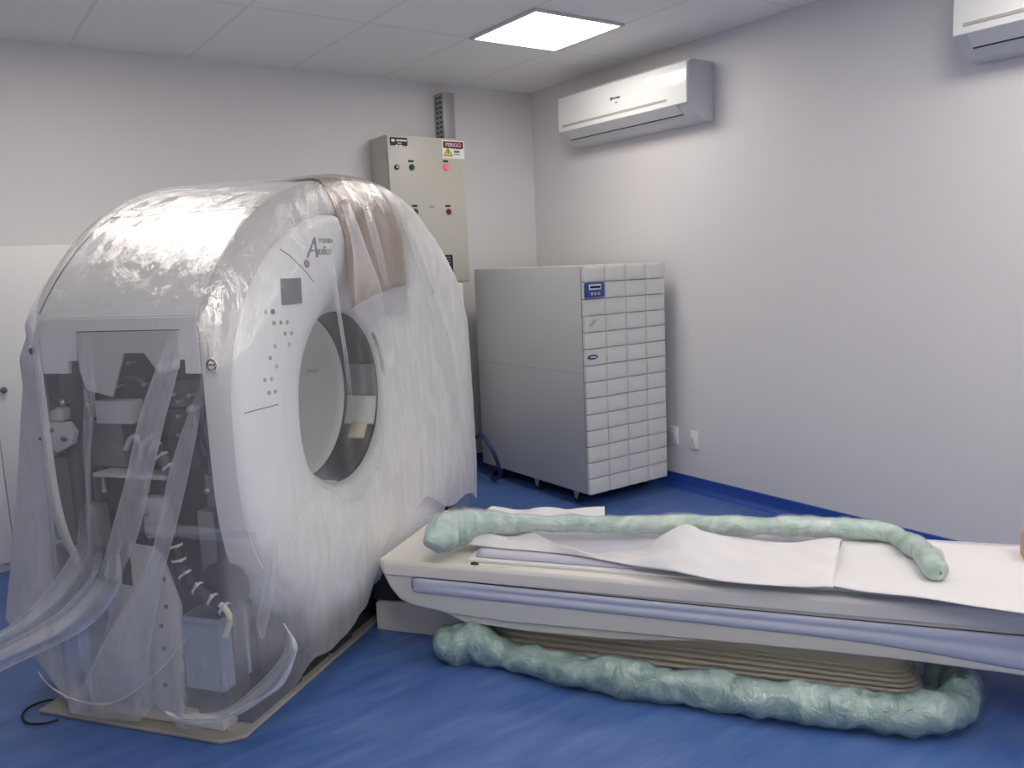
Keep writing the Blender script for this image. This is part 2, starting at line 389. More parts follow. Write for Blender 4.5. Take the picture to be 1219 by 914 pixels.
# ------------------------------------------------------------------ electrical panel, duct, sign
ex0, ex1, ez0, ez1, ey = 2.560, 3.150, 1.390, 2.362, 4.957
t = thing('electrical_panel', 'beige metal electrical box mounted on the back wall with coloured indicator lamps', 'electrical panel', loc=(2.855, Y1, ez0))
b = bmesh.new(); box(b, ex0, ex1, ey+.02, Y1-.001, ez0, ez1, .004); obj('body', b, M['panel'], t)
b = bmesh.new(); box(b, ex0+.006, ex1-.002, ey, ey+.018, ez0+.006, ez1-.002, .004); dr = obj('door', b, M['panel'], t)
def at_panel(px, py):       # point of the door seen at a pixel
    d = ray(px, py); q = CAM + d*((ey-CAM.y)/d.y); return q.x, q.z
def lamp(px, py, m, r=.017, lab=None):
    x, z = at_panel(px, py)
    b = bmesh.new(); cyl(b, (x, ey+.002, z), (x, ey-.006, z), r*1.25, 18); bz = obj('lamp_bezel', b, M['labelgrey'], dr)
    bz.name = 'indicator_lamp'
    b = bmesh.new(); cyl(b, (x, ey-.0062, z), (x, ey-.016, z), r, 18, r*.8); WM[bz.name] = WM[dr.name]; l = obj('lens', b, m, bz)
    if lab: bz['label'] = lab
    b = bmesh.new(); box(b, x-.024, x+.018, ey-.002, ey-.0002, z+.032, z+.046, .001, 1); obj('name_plate', b, M['ink'], bz)
lamp(490, 199, M['green'], lab='green indicator lamp, upper row')
lamp(531, 199, M['redlamp'], lab='lit red indicator lamp')
lamp(494.5, 252, M['green'], lab='green indicator lamp, lower row')
lamp(534, 252, M['darkred'], lab='unlit dark red indicator lamp')
x, z = at_panel(472, 199)
b = bmesh.new(); cyl(b, (x, ey+.002, z), (x, ey-.008, z), .017, 18); lk = obj('lock', b, M['ink'], dr)
b = bmesh.new(); cyl(b, (x, ey-.0082, z), (x, ey-.013, z), .009, 14); obj('key_hole', b, M['metal'], lk)
x, z = at_panel(514, 247)
b = bmesh.new(); box(b, x-.02, x+.02, ey-.002, ey-.0002, z, z+.012, .001, 1); obj('name_plate', b, M['seam2'], dr)
xa, za = at_panel(463.5, 163); xb, zb = at_panel(485, 174)
b = bmesh.new(); box(b, xa, xb, ey-.003, ey-.0002, zb, za, .001, 1); np_ = obj('name_plate', b, M['ink'], dr, label='black name plate in the upper left corner of the door')
W_ = lambda x, y, z: Matrix(((1, 0, 0, x), (0, 0, -1, y), (0, 1, 0, z), (0, 0, 0, 1)))
for (u, v, w_, h_) in ((.048, .024, .022, .011), (.073, .024, .026, .011), (.102, .024, .020, .011), (.055, .038, .030, .005), (.040, .056, .020, .009), (.066, .056, .022, .009)):
    b = bmesh.new(); box(b, xa+u, xa+u+w_, ey-.0036, ey-.0031, za-v, za-v+h_, 0); obj('print_mark', b, M['inkwhite'], np_)
b = bmesh.new(); ball(b, (xa+.023, ey-.003, za-.02), .013, (1.1, .15, .7)); obj('emblem', b, M['inkwhite'], np_)
xa, za = at_panel(509, 304); xb, zb = at_panel(540, 334)
b = bmesh.new(); box(b, xa-.02, xb, ey-.004, ey-.0002, zb, za, .001, 1); nb = obj('data_plate', b, M['lcd'], dr, label='black and blue data plate at the bottom of the door')
for k in range(3):
    b = bmesh.new(); box(b, xb-.12+.01*k, xb-.015, ey-.0045, ey-.0041, za-.022-.018*k, za-.014-.018*k, 0); obj('print_line', b, M['labelgrey'], nb)
b = bmesh.new(); prism(b, [(xa-.015, za-.02), (xa+.03, za-.04), (xa+.08, za-.09), (xa+.08, za-.14), (xa-.015, za-.06)], 'y', ey-.0046, ey-.0041, 0); obj('blue_patch', b, M['blue'], nb)

xa, za = at_panel(525.5, 166.5); xb, zb = at_panel(553, 189.5)
t = thing('warning_sign', 'white and red electrical danger sign in the upper right corner of the electrical box', 'sign', loc=((xa+xb)/2, ey, zb))
b = bmesh.new(); prism(b, [(xa, zb), (xb, zb), (xb, za), (xa, za)], 'y', ey-.003, ey-.0003, .001, 1); sg = obj('sign_board', b, M['white'], t)
b = bmesh.new(); box(b, xa+.008, xb-.010, ey-.0042, ey-.0031, za-.052, za-.008, .001, 1); hd = obj('header', b, M['red'], sg, label='dark red header band')
text('lettering', 'PERIGO', .036, W_((xa+xb)/2, ey-.0046, za-.031), M['inkwhite'], hd, sx=1.)
b = bmesh.new(); cxx = xa+.045
prism(b, [(cxx-.037, zb+.014), (cxx+.037, zb+.014), (cxx, zb+.078)], 'y', ey-.0040, ey-.0031, 0); tri0 = obj('warning_triangle', b, M['ink'], sg)
b = bmesh.new(); prism(b, [(cxx-.030, zb+.018), (cxx+.030, zb+.018), (cxx, zb+.070)], 'y', ey-.0046, ey-.0041, 0); obj('triangle_fill', b, M['yellow'], tri0)
b = bmesh.new(); prism(b, [(cxx-.003, zb+.056), (cxx+.006, zb+.056), (cxx+.001, zb+.043), (cxx+.007, zb+.043), (cxx-.003, zb+.022), (cxx, zb+.037), (cxx-.007, zb+.037)], 'y', ey-.0052, ey-.0047, 0); obj('lightning_bolt', b, M['ink'], tri0)
for k, (u, v, w, hgt) in enumerate([(.085, .082, .068, .007), (.085, .064, .012, .007), (.105, .064, .05, .007), (.092, .040, .045, .014), (.09, .026, .05, .006)]):
    b = bmesh.new(); box(b, xa+u, xa+u+w, ey-.0036, ey-.0031, zb+v, zb+v+hgt, 0); obj('print_line', b, M['labelgrey'], sg)

dx0, dx1, dyf, dzt = 3.078, 3.168, 5.085, 2.69
t = thing('cable_duct', 'grey perforated cable duct rising from the top of the electrical box', 'cable duct', loc=(3.08, Y1, ez1))
b = bmesh.new(); box(b, dx0, dx1, dyf, Y1-.001, ez1+.001, dzt, .002); db = obj('channel', b, M['galv'], t)
for k in range(9):
    z = ez1+.022+k*.033
    for u in (dyf+.022, dyf+.068):
        b = bmesh.new(); prism(b, [(u, z), (u+.03, z+.006), (u+.03, z+.022), (u, z+.016)], 'x', dx0-.002, dx0-.0002, .001, 1); obj('slot', b, M['slot'], db)

# ------------------------------------------------------------------ white cabinets on the back wall
def cabinet(x0, x1, y0, z1, label, knob=None, seam=None):
    t = thing('storage_cabinet', label, 'cabinet', loc=((x0+x1)/2, Y1-.05, 0))
    b = bmesh.new(); box(b, x0, x1, y0+.02, Y1-.012, .0, z1, .004); obj('body', b, M['cabin'], t)
    xs = [x0+.002]+(seam or [])+[x1-.002]
    for i in range(len(xs)-1):
        b = bmesh.new(); box(b, xs[i]+.0015, xs[i+1]-.0015, y0, y0+.018, .05, z1-.002, .003); d = obj('door', b, M['cabin'], t)
        if knob and xs[i] < knob[0] < xs[i+1]:
            b = bmesh.new(); cyl(b, (knob[0], y0, knob[1]), (knob[0], y0-.018, knob[1]), .007, 12); ball(b, (knob[0], y0-.024, knob[1]), .017, (1, .6, 1)); obj('knob', b, M['labelgrey'], d, label='small dark round knob')
cabinet(-.40, .95, 5.0, 1.70, 'tall white cabinet at the left edge of the photo behind the wrapped scanner', knob=(.285, .966), seam=[.24])
cabinet(2.30, 3.043, 4.88, 1.385, 'white cabinet below the electrical box, mostly hidden behind the scanner')

# ------------------------------------------------------------------ UPS / power cabinet
ux0, ux1, uy0, uy1, uz0, uz1 = 3.168, 3.836, 3.775, 4.935, .088, 1.474
t = thing('power_cabinet', 'large grey power cabinet on casters with a front of pillowed tiles, in the corner', 'power cabinet', loc=((ux0+ux1)/2, (uy0+uy1)/2, 0))
b = bmesh.new(); box(b, ux0, ux1, uy0, uy1, uz0, uz1, .006); bd = obj('body', b, M['upsside'], t)
b = bmesh.new(); box(b, ux0-.001, ux0+.004, uy0+.001, uy0+.003, uz0+.02, uz1-.02, 0); box(b, ux0-.0008, ux0, uy0+.02, uy1-.02, .83, .832, 0); obj('panel_seam', b, M['seam2'], bd)
b = bmesh.new()
nx, nz = 4, 14
tw = (ux1-ux0)/nx; th = (uz1-uz0)/nz
for i in range(nx):
    for j in range(nz):
        a0, a1 = ux0+i*tw+.0014, ux0+(i+1)*tw-.0014; c0, c1 = uz0+j*th+.0025, uz0+(j+1)*th-.0025
        def fn(u, v, a0=a0, a1=a1, c0=c0, c1=c1):
            s = (1-abs(2*u-1)**6)*(1-abs(2*v-1)**8)
            lip = .010*max(0, 1-v*1.05)**1.0           # each tile stands proud at its lower edge
            return (a0+(a1-a0)*u, uy0-.022-.005*s-lip*(1-abs(2*u-1)**6)*.7, c0+(c1-c0)*v)
        V = grid(b, 11, 9, fn)
        rim = [V[k][0] for k in range(11)]+[V[10][k] for k in range(1, 9)]+[V[k][8] for k in range(9, -1, -1)]+[V[0][k] for k in range(7, 0, -1)]
        back = [b.verts.new((v.co.x, uy0-.001, v.co.z)) for v in rim]
        for k in range(len(rim)):
            b.faces.new((rim[k], rim[(k+1) % len(rim)], back[(k+1) % len(rim)], back[k]))
fr = obj('front_tiles', b, M['upsfront'], t, ang=50, label='front made of fifty-six pillowed tiles in four columns')
def at_ups(px, py):
    d = ray(px, py); q = CAM + d*((uy0-.04-CAM.y)/d.y); return q.x, q.z
yf = uy0-.034
xa, za = at_ups(697, 337); xb, zb = at_ups(718.5, 353)
b = bmesh.new(); box(b, xa, xb, yf-.018, yf+.01, zb, za, .003); dp = obj('control_display', b, M['blue'], fr, label='blue control display')
b = bmesh.new(); box(b, xa+.014, xb-.03, yf-.020, yf-.0182, zb+.045, za-.01, .001, 1); wf = obj('display_frame', b, M['inkwhite'], dp)
b = bmesh.new(); box(b, xa+.022, xb-.036, yf-.0215, yf-.0202, zb+.053, za-.018, .001, 1); obj('screen', b, M['lcd'], wf)
for u in (.035, .062, .09):
    b = bmesh.new(); cyl(b, (xa+u, yf-.0181, zb+.022), (xa+u, yf-.0215, zb+.022), .009, 12); obj('push_button', b, M['strip'], dp)
xa, za = at_ups(704, 385)
text('logo', '//', .05, W_(xa, yf-.004, za), M['labelgrey'], fr, sx=1.4, shear=.6)
xa, za = at_ups(706, 425)
b = bmesh.new(); ball(b, (xa, yf-.004, za), .042, (1, .12, .36)); lg = obj('logo', b, M['blue'], fr, label='dark blue oval emblem')
b = bmesh.new(); box(b, xa-.022, xa+.022, yf-.0098, yf-.0088, za-.004, za+.004, 0); obj('print_mark', b, M['upsfront'], lg)
for (cx, cy) in ((ux0+.05, uy0+.14), (ux0+.05, uy0+.55), (ux0+.05, uy0+.98), (ux1-.07, uy0+.14), (ux1-.07, uy0+.98)):
    b = bmesh.new(); box(b, cx-.03, cx+.03, cy-.035, cy+.035, uz0-.008, uz0-.0005, .002)
    prism(b, [(cy-.028, uz0-.008), (cy+.028, uz0-.008), (cy+.012, .03), (cy-.006, .03)], 'x', cx-.022, cx-.018, 0)
    prism(b, [(cy-.028, uz0-.008), (cy+.028, uz0-.008), (cy+.012, .03), (cy-.006, .03)], 'x', cx+.018, cx+.022, 0)
    cs = obj('caster', b, M['metal'], t)
    b = bmesh.new(); cyl(b, (cx-.014, cy, .034), (cx+.014, cy, .034), .0335, 20); obj('wheel', b, M['black'], cs)
# cables by and below the cabinet
def cable(name, pts, r, m, label, frame=ROOM, seg=8, loc=None, parent=None):
    b = bmesh.new(); tube(b, smooth_path(pts), r, seg)
    o = obj(name, b, m, parent, frame, loc or (pts[0] if parent is None else None))
    if parent is None: tag(o, label, 'cable')
    return o
cable('power_cable', [(3.075, 4.86, .30), (3.05, 4.75, .34), (3.06, 4.62, .22), (3.09, 4.6, .08), (3.12, 4.72, .02), (3.2, 4.85, .016), (3.5, 5.0, .016), (3.7, 5.02, .016)], .014, M['navy'], 'thick dark blue cable looping on the floor behind the left side of the power cabinet')
cable('data_cable', [(3.3, 4.6, .01), (3.34, 4.3, .01), (3.42, 4.05, .01), (3.6, 3.92, .01), (3.78, 4.1, .01)], .009, M['black'], 'black cable lying on the floor beneath the power cabinet')

# ------------------------------------------------------------------ the scanner gantry
CAPP = [(0, 1.862), (.15, 1.858), (.3, 1.838), (.42, 1.808), (.525, 1.770), (.62, 1.722), (.70, 1.672), (.78, 1.610), (.86, 1.532), (.92, 1.462), (.955, 1.415), (.975, 1.385)]
def capz(y, off=0.):
    y = min(abs(y), .975)
    for (a, za), (c, zc) in zip(CAPP, CAPP[1:]):
        if y <= c: return za+(zc-za)*(y-a)/(c-a)+off
    return 1.385+off
ZC = .97
def superell(th, ry, rz, n):
    c, s = abs(math.cos(th)), abs(math.sin(th))
    return 1/((c/ry)**n+(s/rz)**n)**(1/n)
def r_shell(th):
    """distance from the bore axis to the outer skin at angle th"""
    c, s = math.cos(th), math.sin(th)
    if s <= 0: return superell(th, .975, .78, 3.0)
    lo, hi = .3, 1.6
    for _ in range(30):
        m_ = (lo+hi)/2; y, z = m_*c, ZC+m_*s
        if abs(y) < .975 and z < capz(y): lo = m_
        else: hi = m_
    return lo
def r_fascia(th):
    c, s = math.cos(th), math.sin(th)
    if s > 0: r = superell(th, .955, .765, 2.5)
    else: r = superell(th, .955, .765, 2.5)
    if s > 0: r -= .22*math.exp(-((c*r)/.16)**2)
    return min(r, r_shell(th)-.012)
NT = 160
def rings(bm, fn, ns):
    """fn(th, j) -> (x, r)"""
    V = []
    for i in range(NT):
        th = 2*PI*i/NT; row = []
        for j in range(ns):
            x, r = fn(th, j); row.append(bm.verts.new((x, r*math.cos(th), ZC+r*math.sin(th))))
        V.append(row)
    for i in range(NT):
        for j in range(ns-1):
            bm.faces.new((V[i][j], V[(i+1) % NT][j], V[(i+1) % NT][j+1], V[i][j+1]))
G = thing('ct_scanner', 'large white ring-shaped CT scanner on a beige base plate with its near side panel removed', 'CT scanner', SCAN, (0, 0, 0))
def gp(name, b, m, parent=None, **k): return obj(name, b, m, parent or G, SCAN, **k)

# base plate
b = bmesh.new(); prism(b, [(-.47, -1.035), (.30, -1.035), (.365, -.985), (.365, 1.0), (-.47, 1.0)], 'z', .0005, .014, .003, 1)
bp = gp('base_plate', b, M['beige2'])
b = bmesh.new(); box(b, -.36, .28, -.985, -.94, .0145, .055, .005); box(b, -.36, -.33, -.94, .95, .0145, .05, .004); box(b, .25, .28, -.94, .95, .0145, .05, .004)
gp('base_frame', b, M['beige'], bp)
# drum and structure
b = bmesh.new()
def drum(th, j):
    return [(-.26, .47), (-.26, .80), (-.2, .84), (.2, .84), (.26, .80), (.26, .47), (-.26, .47)][j]
rings(b, lambda th, j: (drum(th, j)[0], min(drum(th, j)[1], r_shell(th)-.06)), 7)
gp('rotor_drum', b, M['dark'])
b = bmesh.new(); box(b, -.30, .30, -.80, -.78, .06, 1.36, .004); gp('inner_bulkhead', b, M['dark'])
for sx in (-1, 1):
    for sy in (-1, 1):
        b = bmesh.new(); box(b, sx*.29-.02, sx*.29+.02, sy*.90-.03, sy*.90+.03, .056, 1.37, .004); gp('frame_post', b, M['dark2'])
# top cover
b = bmesh.new()
ys = [-.975+1.95*i/80 for i in range(81)]
outer = [(y, capz(y)) for y in ys]; inner = [(y*.965, capz(y)-.035) for y in reversed(ys)]
prism(b, outer+inner, 'x', -.318, .318, .003, 1)
tc = gp('top_cover', b, M['cover'], ang=28)
def capray(px, py):
    o = SCANI @ CAM; d = SCANI.to_3x3() @ ray(px, py); t_ = 1.5
    while t_ < 6:
        p = o+d*t_
        if abs(p.y) < .975 and p.z < capz(p.y): return p
        t_ += .002
    return p
p = capray(184, 242); e_ = .02; n_ = Vector((0, -(capz(p.y+e_)-capz(p.y-e_))/(2*e_), 1)).normalized()
b = bmesh.new(); cyl(b, p-n_*.002, p+n_*.003, .085, 36); gp('round_cap', b, M['strip'], tc, label='round grey cap on the crown')
p = capray(215, 254); b = bmesh.new(); tube(b, [(-.316, p.y, capz(p.y)+.001), (.316, p.y, capz(p.y)+.001)], .0022, 5); gp('seam', b, M['strip'], tc)
# header panel on the near side with its notches
q = lambda x, y: (py_(x, y, -.975).x, py_(x, y, -.975).z)
b = bmesh.new()
hp = [(-.318, 1.383), (-.318, 1.203), (q(82, 445)[0], 1.203), q(82, 430), q(92, 430), q(92, 412), q(208, 410), q(208, 428), q(220, 428), (q(221, 444)[0], 1.205), (.318, 1.205), (.318, 1.383)]
prism(b, hp, 'y', -.977, -.962, .002, 1); gp('header_panel', b, M['cover'])
b = bmesh.new(); ap = [q(93, 396), q(213, 393), q(216, 438), q(192, 445), q(174, 420), q(150, 420), q(137, 472), q(106, 464), q(97, 440)]
prism(b, ap, 'y', -.985, -.978, .0015, 1); a_ = gp('access_panel', b, M['plate'], label='pale bluish-grey inner panel')
b = bmesh.new(); prism(b, [q(92, 394.3), q(214, 391.8), q(214, 393.2), q(93.5, 395.6), q(97.5, 440), q(96.3, 440)], 'y', -.9795, -.9775, 0); gp('seam', b, M['seam'], a_)
# front shell with chamfer, then fascia
sh = [(.322, 0), (.360, .002), (.385, .012), (.405, .03)]
def shell(th, j):
    rs = r_shell(th); rf_ = r_fascia(th)
    gap = max(.008, rs-rf_)
    if j < 4: return ((.322, .350, .382, .402)[j], rs-gap*(0, .14, .42, .80)[j])
    if j == 4: return (.402, rf_+.004)
    if j == 5: return (.39, rf_+.002)
    return (.322, rf_-.03)
b = bmesh.new(); rings(b, shell, 7); fs = gp('front_shell', b, M['shell'], ang=25)
FP = [(0, .385), (.006, .400), (.03, .416), (.10, .426), (.25, .432), (.40, .425), (.55, .405), (.68, .372), (.78, .332), (.88, .282), (.95, .240), (1.0, .205)]
def fasc(th, j):
    s, x = FP[j]; ro = r_fascia(th); return (x, ro+(.365-ro)*s)
b = bmesh.new(); rings(b, fasc, len(FP)); fa = gp('front_fascia', b, M['fascia'], ang=60, thick=.006)
def fx(y, z):               # x of the fascia surface at (y, z)
    th = math.atan2(z-ZC, y); r = math.hypot(y, z-ZC); ro = r_fascia(th); s = (ro-r)/(ro-.365)
    for (a, xa), (c, xc) in zip(FP, FP[1:]):
        if s <= c: return xa+(xc-xa)*max(0, (s-a)/(c-a))
    return .21
def on_fascia(px, py):
    x = .45
    for _ in range(8):
        p = px_(px, py, x); x = fx(p.y, p.z)
    return p
def fnormal(y, z):
    e = .01; return Vector((1, -(fx(y+e, z)-fx(y-e, z))/(2*e), -(fx(y, z+e)-fx(y, z-e))/(2*e))).normalized()
def disc(bm, px, py, r, h=.003, sz=1.):
    p = on_fascia(px, py); n = fnormal(p.y, p.z); p = p+n*.0035
    cyl(bm, p, p+n*h, r, 14)
# bore
def arc_strip(bm, th0, th1, r0, r1, x0, x1, n=14):
    for i in range(n):
        a, c = th0+(th1-th0)*i/n, th0+(th1-th0)*(i+1)/n
        vs = [bm.verts.new((x, r*math.cos(t), ZC+r*math.sin(t))) for t in (a, c) for (x, r) in ((x0, r0), (x1, r1))]
        bm.faces.new((vs[0], vs[1], vs[3], vs[2]))
    bmesh.ops.remove_doubles(bm, verts=bm.verts[:], dist=1e-5)
b = bmesh.new(); arc_strip(b, R(-62), R(298), .36, .363, .030, .042, 90); br = gp('bore_ring', b, M['ink'], label='thin dark ring around the inside of the bore', thick=.004)
b = bmesh.new(); arc_strip(b, R(16), R(165), .362, .364, .043, .195, 50); gp('ring_window', b, M['ink'], br, label='dark band around the upper mouth of the bore', thick=.004)
b = bmesh.new(); arc_strip(b, R(-8), R(15.5), .362, .364, .043, .195, 12); gp('ring_segment', b, M['midgrey'], br, thick=.004)
b = bmesh.new(); arc_strip(b, R(-30), R(-8.5), .362, .364, .043, .195, 12); gp('ring_segment', b, M['labelpale'], br, label='pale segment at the right of the bore mouth', thick=.004)
b = bmesh.new(); arc_strip(b, R(-42), R(-28), .355, .358, .085, .165, 8); gp('sensor_block', b, M['cream'], br, thick=.006, label='cream block low on the right of the bore')
b = bmesh.new(); arc_strip(b, R(-95), R(-30.5), .362, .364, .043, .195, 24); gp('ring_window', b, M['ink'], br, label='dark band at the bottom of the bore mouth', thick=.004)
b = bmesh.new(); arc_strip(b, R(195), R(264.5), .362, .364, .043, .195, 30); gp('ring_segment', b, M['fascia'], br, thick=.004)
b = bmesh.new(); arc_strip(b, R(8), R(40), .372, .386, .207, .240); gp('laser_window', b, M['ink'], label='dark curved window strip on the right of the bore', thick=.003)
b = bmesh.new(); rings(b, lambda th, j: [(.028, .361), (-.02, .362), (-.2, .372), (-.33, .42), (-.40, .47)][j], 5); bl = gp('bore_liner', b, M['cover'], ang=60, thick=.004, label='light grey inner tube of the bore')
b = bmesh.new(); box(b, -.16, -.10, .345, .352, 1.03, 1.038, .001); gp('alignment_mark', b, M['seam2'], bl)
# rear cover
b = bmesh.new()
def rear(th, j):
    rs = r_shell(th); return [(-.322, rs), (-.36, rs-.003), (-.40, rs-.025), (-.425, rs-.09), (-.43, rs*.5+.25), (-.42, .50), (-.402, .472)][j]
rings(b, rear, 7); gp('rear_cover', b, M['cover'], ang=30, thick=.004)
# fascia details
b = bmesh.new()
c4 = [on_fascia(*p) for p in ((332.5, 332), (355.5, 331), (357, 361), (334.5, 363))]
n = fnormal(c4[0].y, c4[0].z)
lo = [b.verts.new(p+n*.0035) for p in c4]; hi = [b.verts.new(p+n*.010) for p in c4]
b.faces.new(lo); b.faces.new(hi)
for i in range(4): b.faces.new((lo[i], lo[(i+1) % 4], hi[(i+1) % 4], hi[i]))
gp('display_window', b, M['labelgrey'], fa, label='square dark grey display')
b = bmesh.new()
c4 = [on_fascia(*p) for p in ((507, 328), (514.5, 328), (515, 350), (510, 351))]
n = fnormal(c4[0].y, c4[0].z); lo = [b.verts.new(p+n*.0035) for p in c4]; hi = [b.verts.new(p+n*.010) for p in c4]
b.faces.new(lo); b.faces.new(hi)
for i in range(4): b.faces.new((lo[i], lo[(i+1) % 4], hi[(i+1) % 4], hi[i]))
gp('display_window', b, M['labelgrey'], fa, label='small dark grey window near the right edge of the fascia')
for (px, py, m) in ((315, 371.5, 's'), (323.5, 371, 'd'), (325, 384.5, 'm'), (333, 384, 'm'), (340.5, 383.5, 'm'), (338, 397, 'm'), (345.5, 396.5, 'm'), (343, 410, 's'), (326, 412, 's'), (320.5, 426, 'm'), (328, 436, 's'), (314, 452.5, 'm'), (322, 451, 's'), (319, 467.5, 'm'), (326.5, 466, 'm'), (496, 315, 'm')):
    b = bmesh.new(); disc(b, px, py, .0072 if m != 'd' else .009, .003)
    gp('push_button', b, {'s': M['buttonpale'], 'm': M['strip'], 'd': M['labelgrey']}[m], fa)
b = bmesh.new(); disc(b, 364, 314, .014, .004); gp('screw_cap', b, M['cap'], fa)
b = bmesh.new(); disc(b, 501.5, 460.5, .012, .005); gp('screw_cap', b, M['labelgrey'], fa)
def seamline(pix, parent):
    b = bmesh.new(); pts = []
    P = [on_fascia(*p) for p in pix]
    sp = smooth_path([(0, p.y, p.z) for p in P], 5)
    tube(b, [Vector((fx(s.y, s.z)+.003, s.y, s.z)) for s in sp], .0022, 5)
    gp('seam', b, M['seam2'], parent)
seamline([(329, 297), (342, 303), (356, 316), (372, 335)], fa)
seamline([(279, 492), (300, 489), (330, 481)], fa)
def fascia_text(s, size, px, py, m, shear=0, sx=1.):
    p = on_fascia(px, py); n = fnormal(p.y, p.z); zz = (Vector((0, 0, 1))-n*n.z).normalized(); xx = zz.cross(n)
    o = p+n*.005
    Wd = SCAN @ Matrix(((xx.x, zz.x, n.x, o.x), (xx.y, zz.y, n.y, o.y), (xx.z, zz.z, n.z, o.z), (0, 0, 0, 1)))
    text('lettering', s, size, Wd, m, fa, shear=shear, sx=sx)
fascia_text('TOSHIBA', .024, 386.5, 287, M['seam2'], sx=1.0)
fascia_text('A', .105, 369, 296, M['inkblue'], .45, 1.)
fascia_text('quilion', .044, 384, 298.5, M['seam2'], .3, .95)
# corner labels beside the flank seams
def flank_rect(name, x0, y0, x1, y1, yy, d, m, parent=None, label=None, bev=.002):
    a = py_(x0, y0, yy); c = py_(x1, y1, yy); b = bmesh.new(); box(b, a.x, c.x, yy, yy+d, c.z, a.z, bev); return gp(name, b, m, parent, label=label)
s1 = flank_rect('caution_label', 246, 407, 257.5, 443, -.979, .004, M['labelpale'], fs)
b = bmesh.new(); p = py_(251.5, 434.5, -.981); tube(b, [(p.x+.016*math.cos(t*PI/8), -.981, p.z+.016*math.sin(t*PI/8)) for t in range(17)], .003, 6); box(b, p.x-.013, p.x+.013, -.982, -.980, p.z-.003, p.z+.003, 0); gp('symbol', b, M['ink'], s1)
b = bmesh.new(); a = py_(246.5, 408, -.981); c = py_(248.5, 425, -.981); box(b, a.x, c.x, -.9815, -.9795, c.z, a.z, 0); gp('yellow_bar', b, M['yellow'], s1)
s2 = flank_rect('caution_label', 33, 411, 42, 443, -.979, .004, M['labelpale'], fs)
b = bmesh.new(); p = py_(37.5, 418, -.981); ball(b, (p.x, -.981, p.z), .012, (1, .2, 1)); gp('symbol', b, M['labelgrey'], s2)

# --- what shows in the open side
FR = flank_rect
FR('control_module', 112, 477, 157, 505, -.955, .06, M['plate'], label='white control module')
FR('shelf_bar', 110, 563, 196, 572, -.965, .08, M['plate'], label='pale horizontal bar')
for px in (124, 175):
    b = bmesh.new(); p = py_(px, 577, -.93); cyl(b, (p.x, -.93, p.z+.04), (p.x, -.93, p.z-.02), .008, 10); ball(b, (p.x, -.93, p.z-.02), .011); gp('bolt', b, M['metal'])
FR('circuit_board', 197, 452, 238, 485, -.93, .02, M['dark2'], label='dark grey board with pale solder points')
FR('motor_box', 196, 487, 240, 560, -.90, .10, M['dark'])
FR('side_housing', 54, 545, 92, 645, -.92, .12, M['midgrey'])
FR('inner_housing', 55, 450, 82, 480, -.90, .05, M['dark2'])
FR('pale_module', 168, 592, 197, 642, -.95, .05, M['plate'], label='pale square module')
FR('duct_housing', 234, 608, 280, 700, -.93, .20, M['midgrey'])
FR('filter_block', 100, 500, 150, 556, -.86, .06, M['midgrey'])
FR('relay_box', 60, 650, 95, 735, -.90, .12, M['dark2'])
FR('junction_box', 100, 600, 118, 650, -.93, .06, M['midgrey'])
FR('junction_box', 243, 565, 262, 604, -.955, .05, M['labelgrey'])
b = bmesh.new(); prism(b, [(py_(*p, -.97).x, py_(*p, -.97).z) for p in ((49, 512), (54, 503), (80, 502), (89, 515), (86, 529), (68, 539), (52, 530))], 'y', -.972, -.95, .004, 2); hx = gp('hexagonal_plate', b, M['plate'], label='pale six-sided mounting plate')
for px, py in ((60, 512), (49.5, 522), (76, 523)):
    b = bmesh.new(); p = py_(px, py, -.973); ball(b, (p.x, -.973, p.z), .012, (1.4, .3, .7)); gp('slot', b, M['labelgrey'], hx)
b = bmesh.new(); prism(b, [(py_(*p, -.96).x, py_(*p, -.96).z) for p in ((59, 501), (61, 489), (70, 484), (75, 487), (75, 501))], 'y', -.962, -.93, .004, 2); gp('cap_bracket', b, M['plate'])
# support plate with bolt holes
b = bmesh.new(); sp_ = [(py_(*p, -1.0).x, py_(*p, -1.0).z) for p in ((139, 652), (150, 646), (180, 652), (191, 661), (214, 722), (218, 850), (96, 832), (118, 772), (136, 715))]
prism(b, sp_, 'y', -1.0, -.985, .003, 2); su = gp('support_plate', b, M['plate'], label='pale tapering support plate with bolt holes')
for px, py in ((193, 666), (195, 689), (198, 722), (192, 745), (195, 772), (150, 807), (197, 815), (153, 836)):
    b = bmesh.new(); p = py_(px, py, -1.001); cyl(b, (p.x, -1.0045, p.z), (p.x, -1.0002, p.z), .0075, 10); gp('bolt_hole', b, M['labelgrey'], su)
b = bmesh.new(); prism(b, [(py_(*p, -1.002).x, py_(*p, -1.002).z) for p in ((143, 657), (145, 646), (149, 642), (153, 647), (158, 697), (146, 695))], 'y', -1.004, -1.0005, .001, 1); gp('slot', b, M['black'], su, label='black slot in the support plate')
b = bmesh.new(); prism(b, [(py_(*p, -.99).x, py_(*p, -.99).z) for p in ((160, 640), (176, 640), (172, 652), (165, 653))], 'y', -.992, -.986, .001, 1); gp('bracket', b, M['black'])
# dark disc fan behind the harness
b = bmesh.new(); p = py_(268, 698, -.935); cyl(b, (p.x, -.95, p.z), (p.x, -.92, p.z), .085, 32); gp('fan_disc', b, M['dark'])
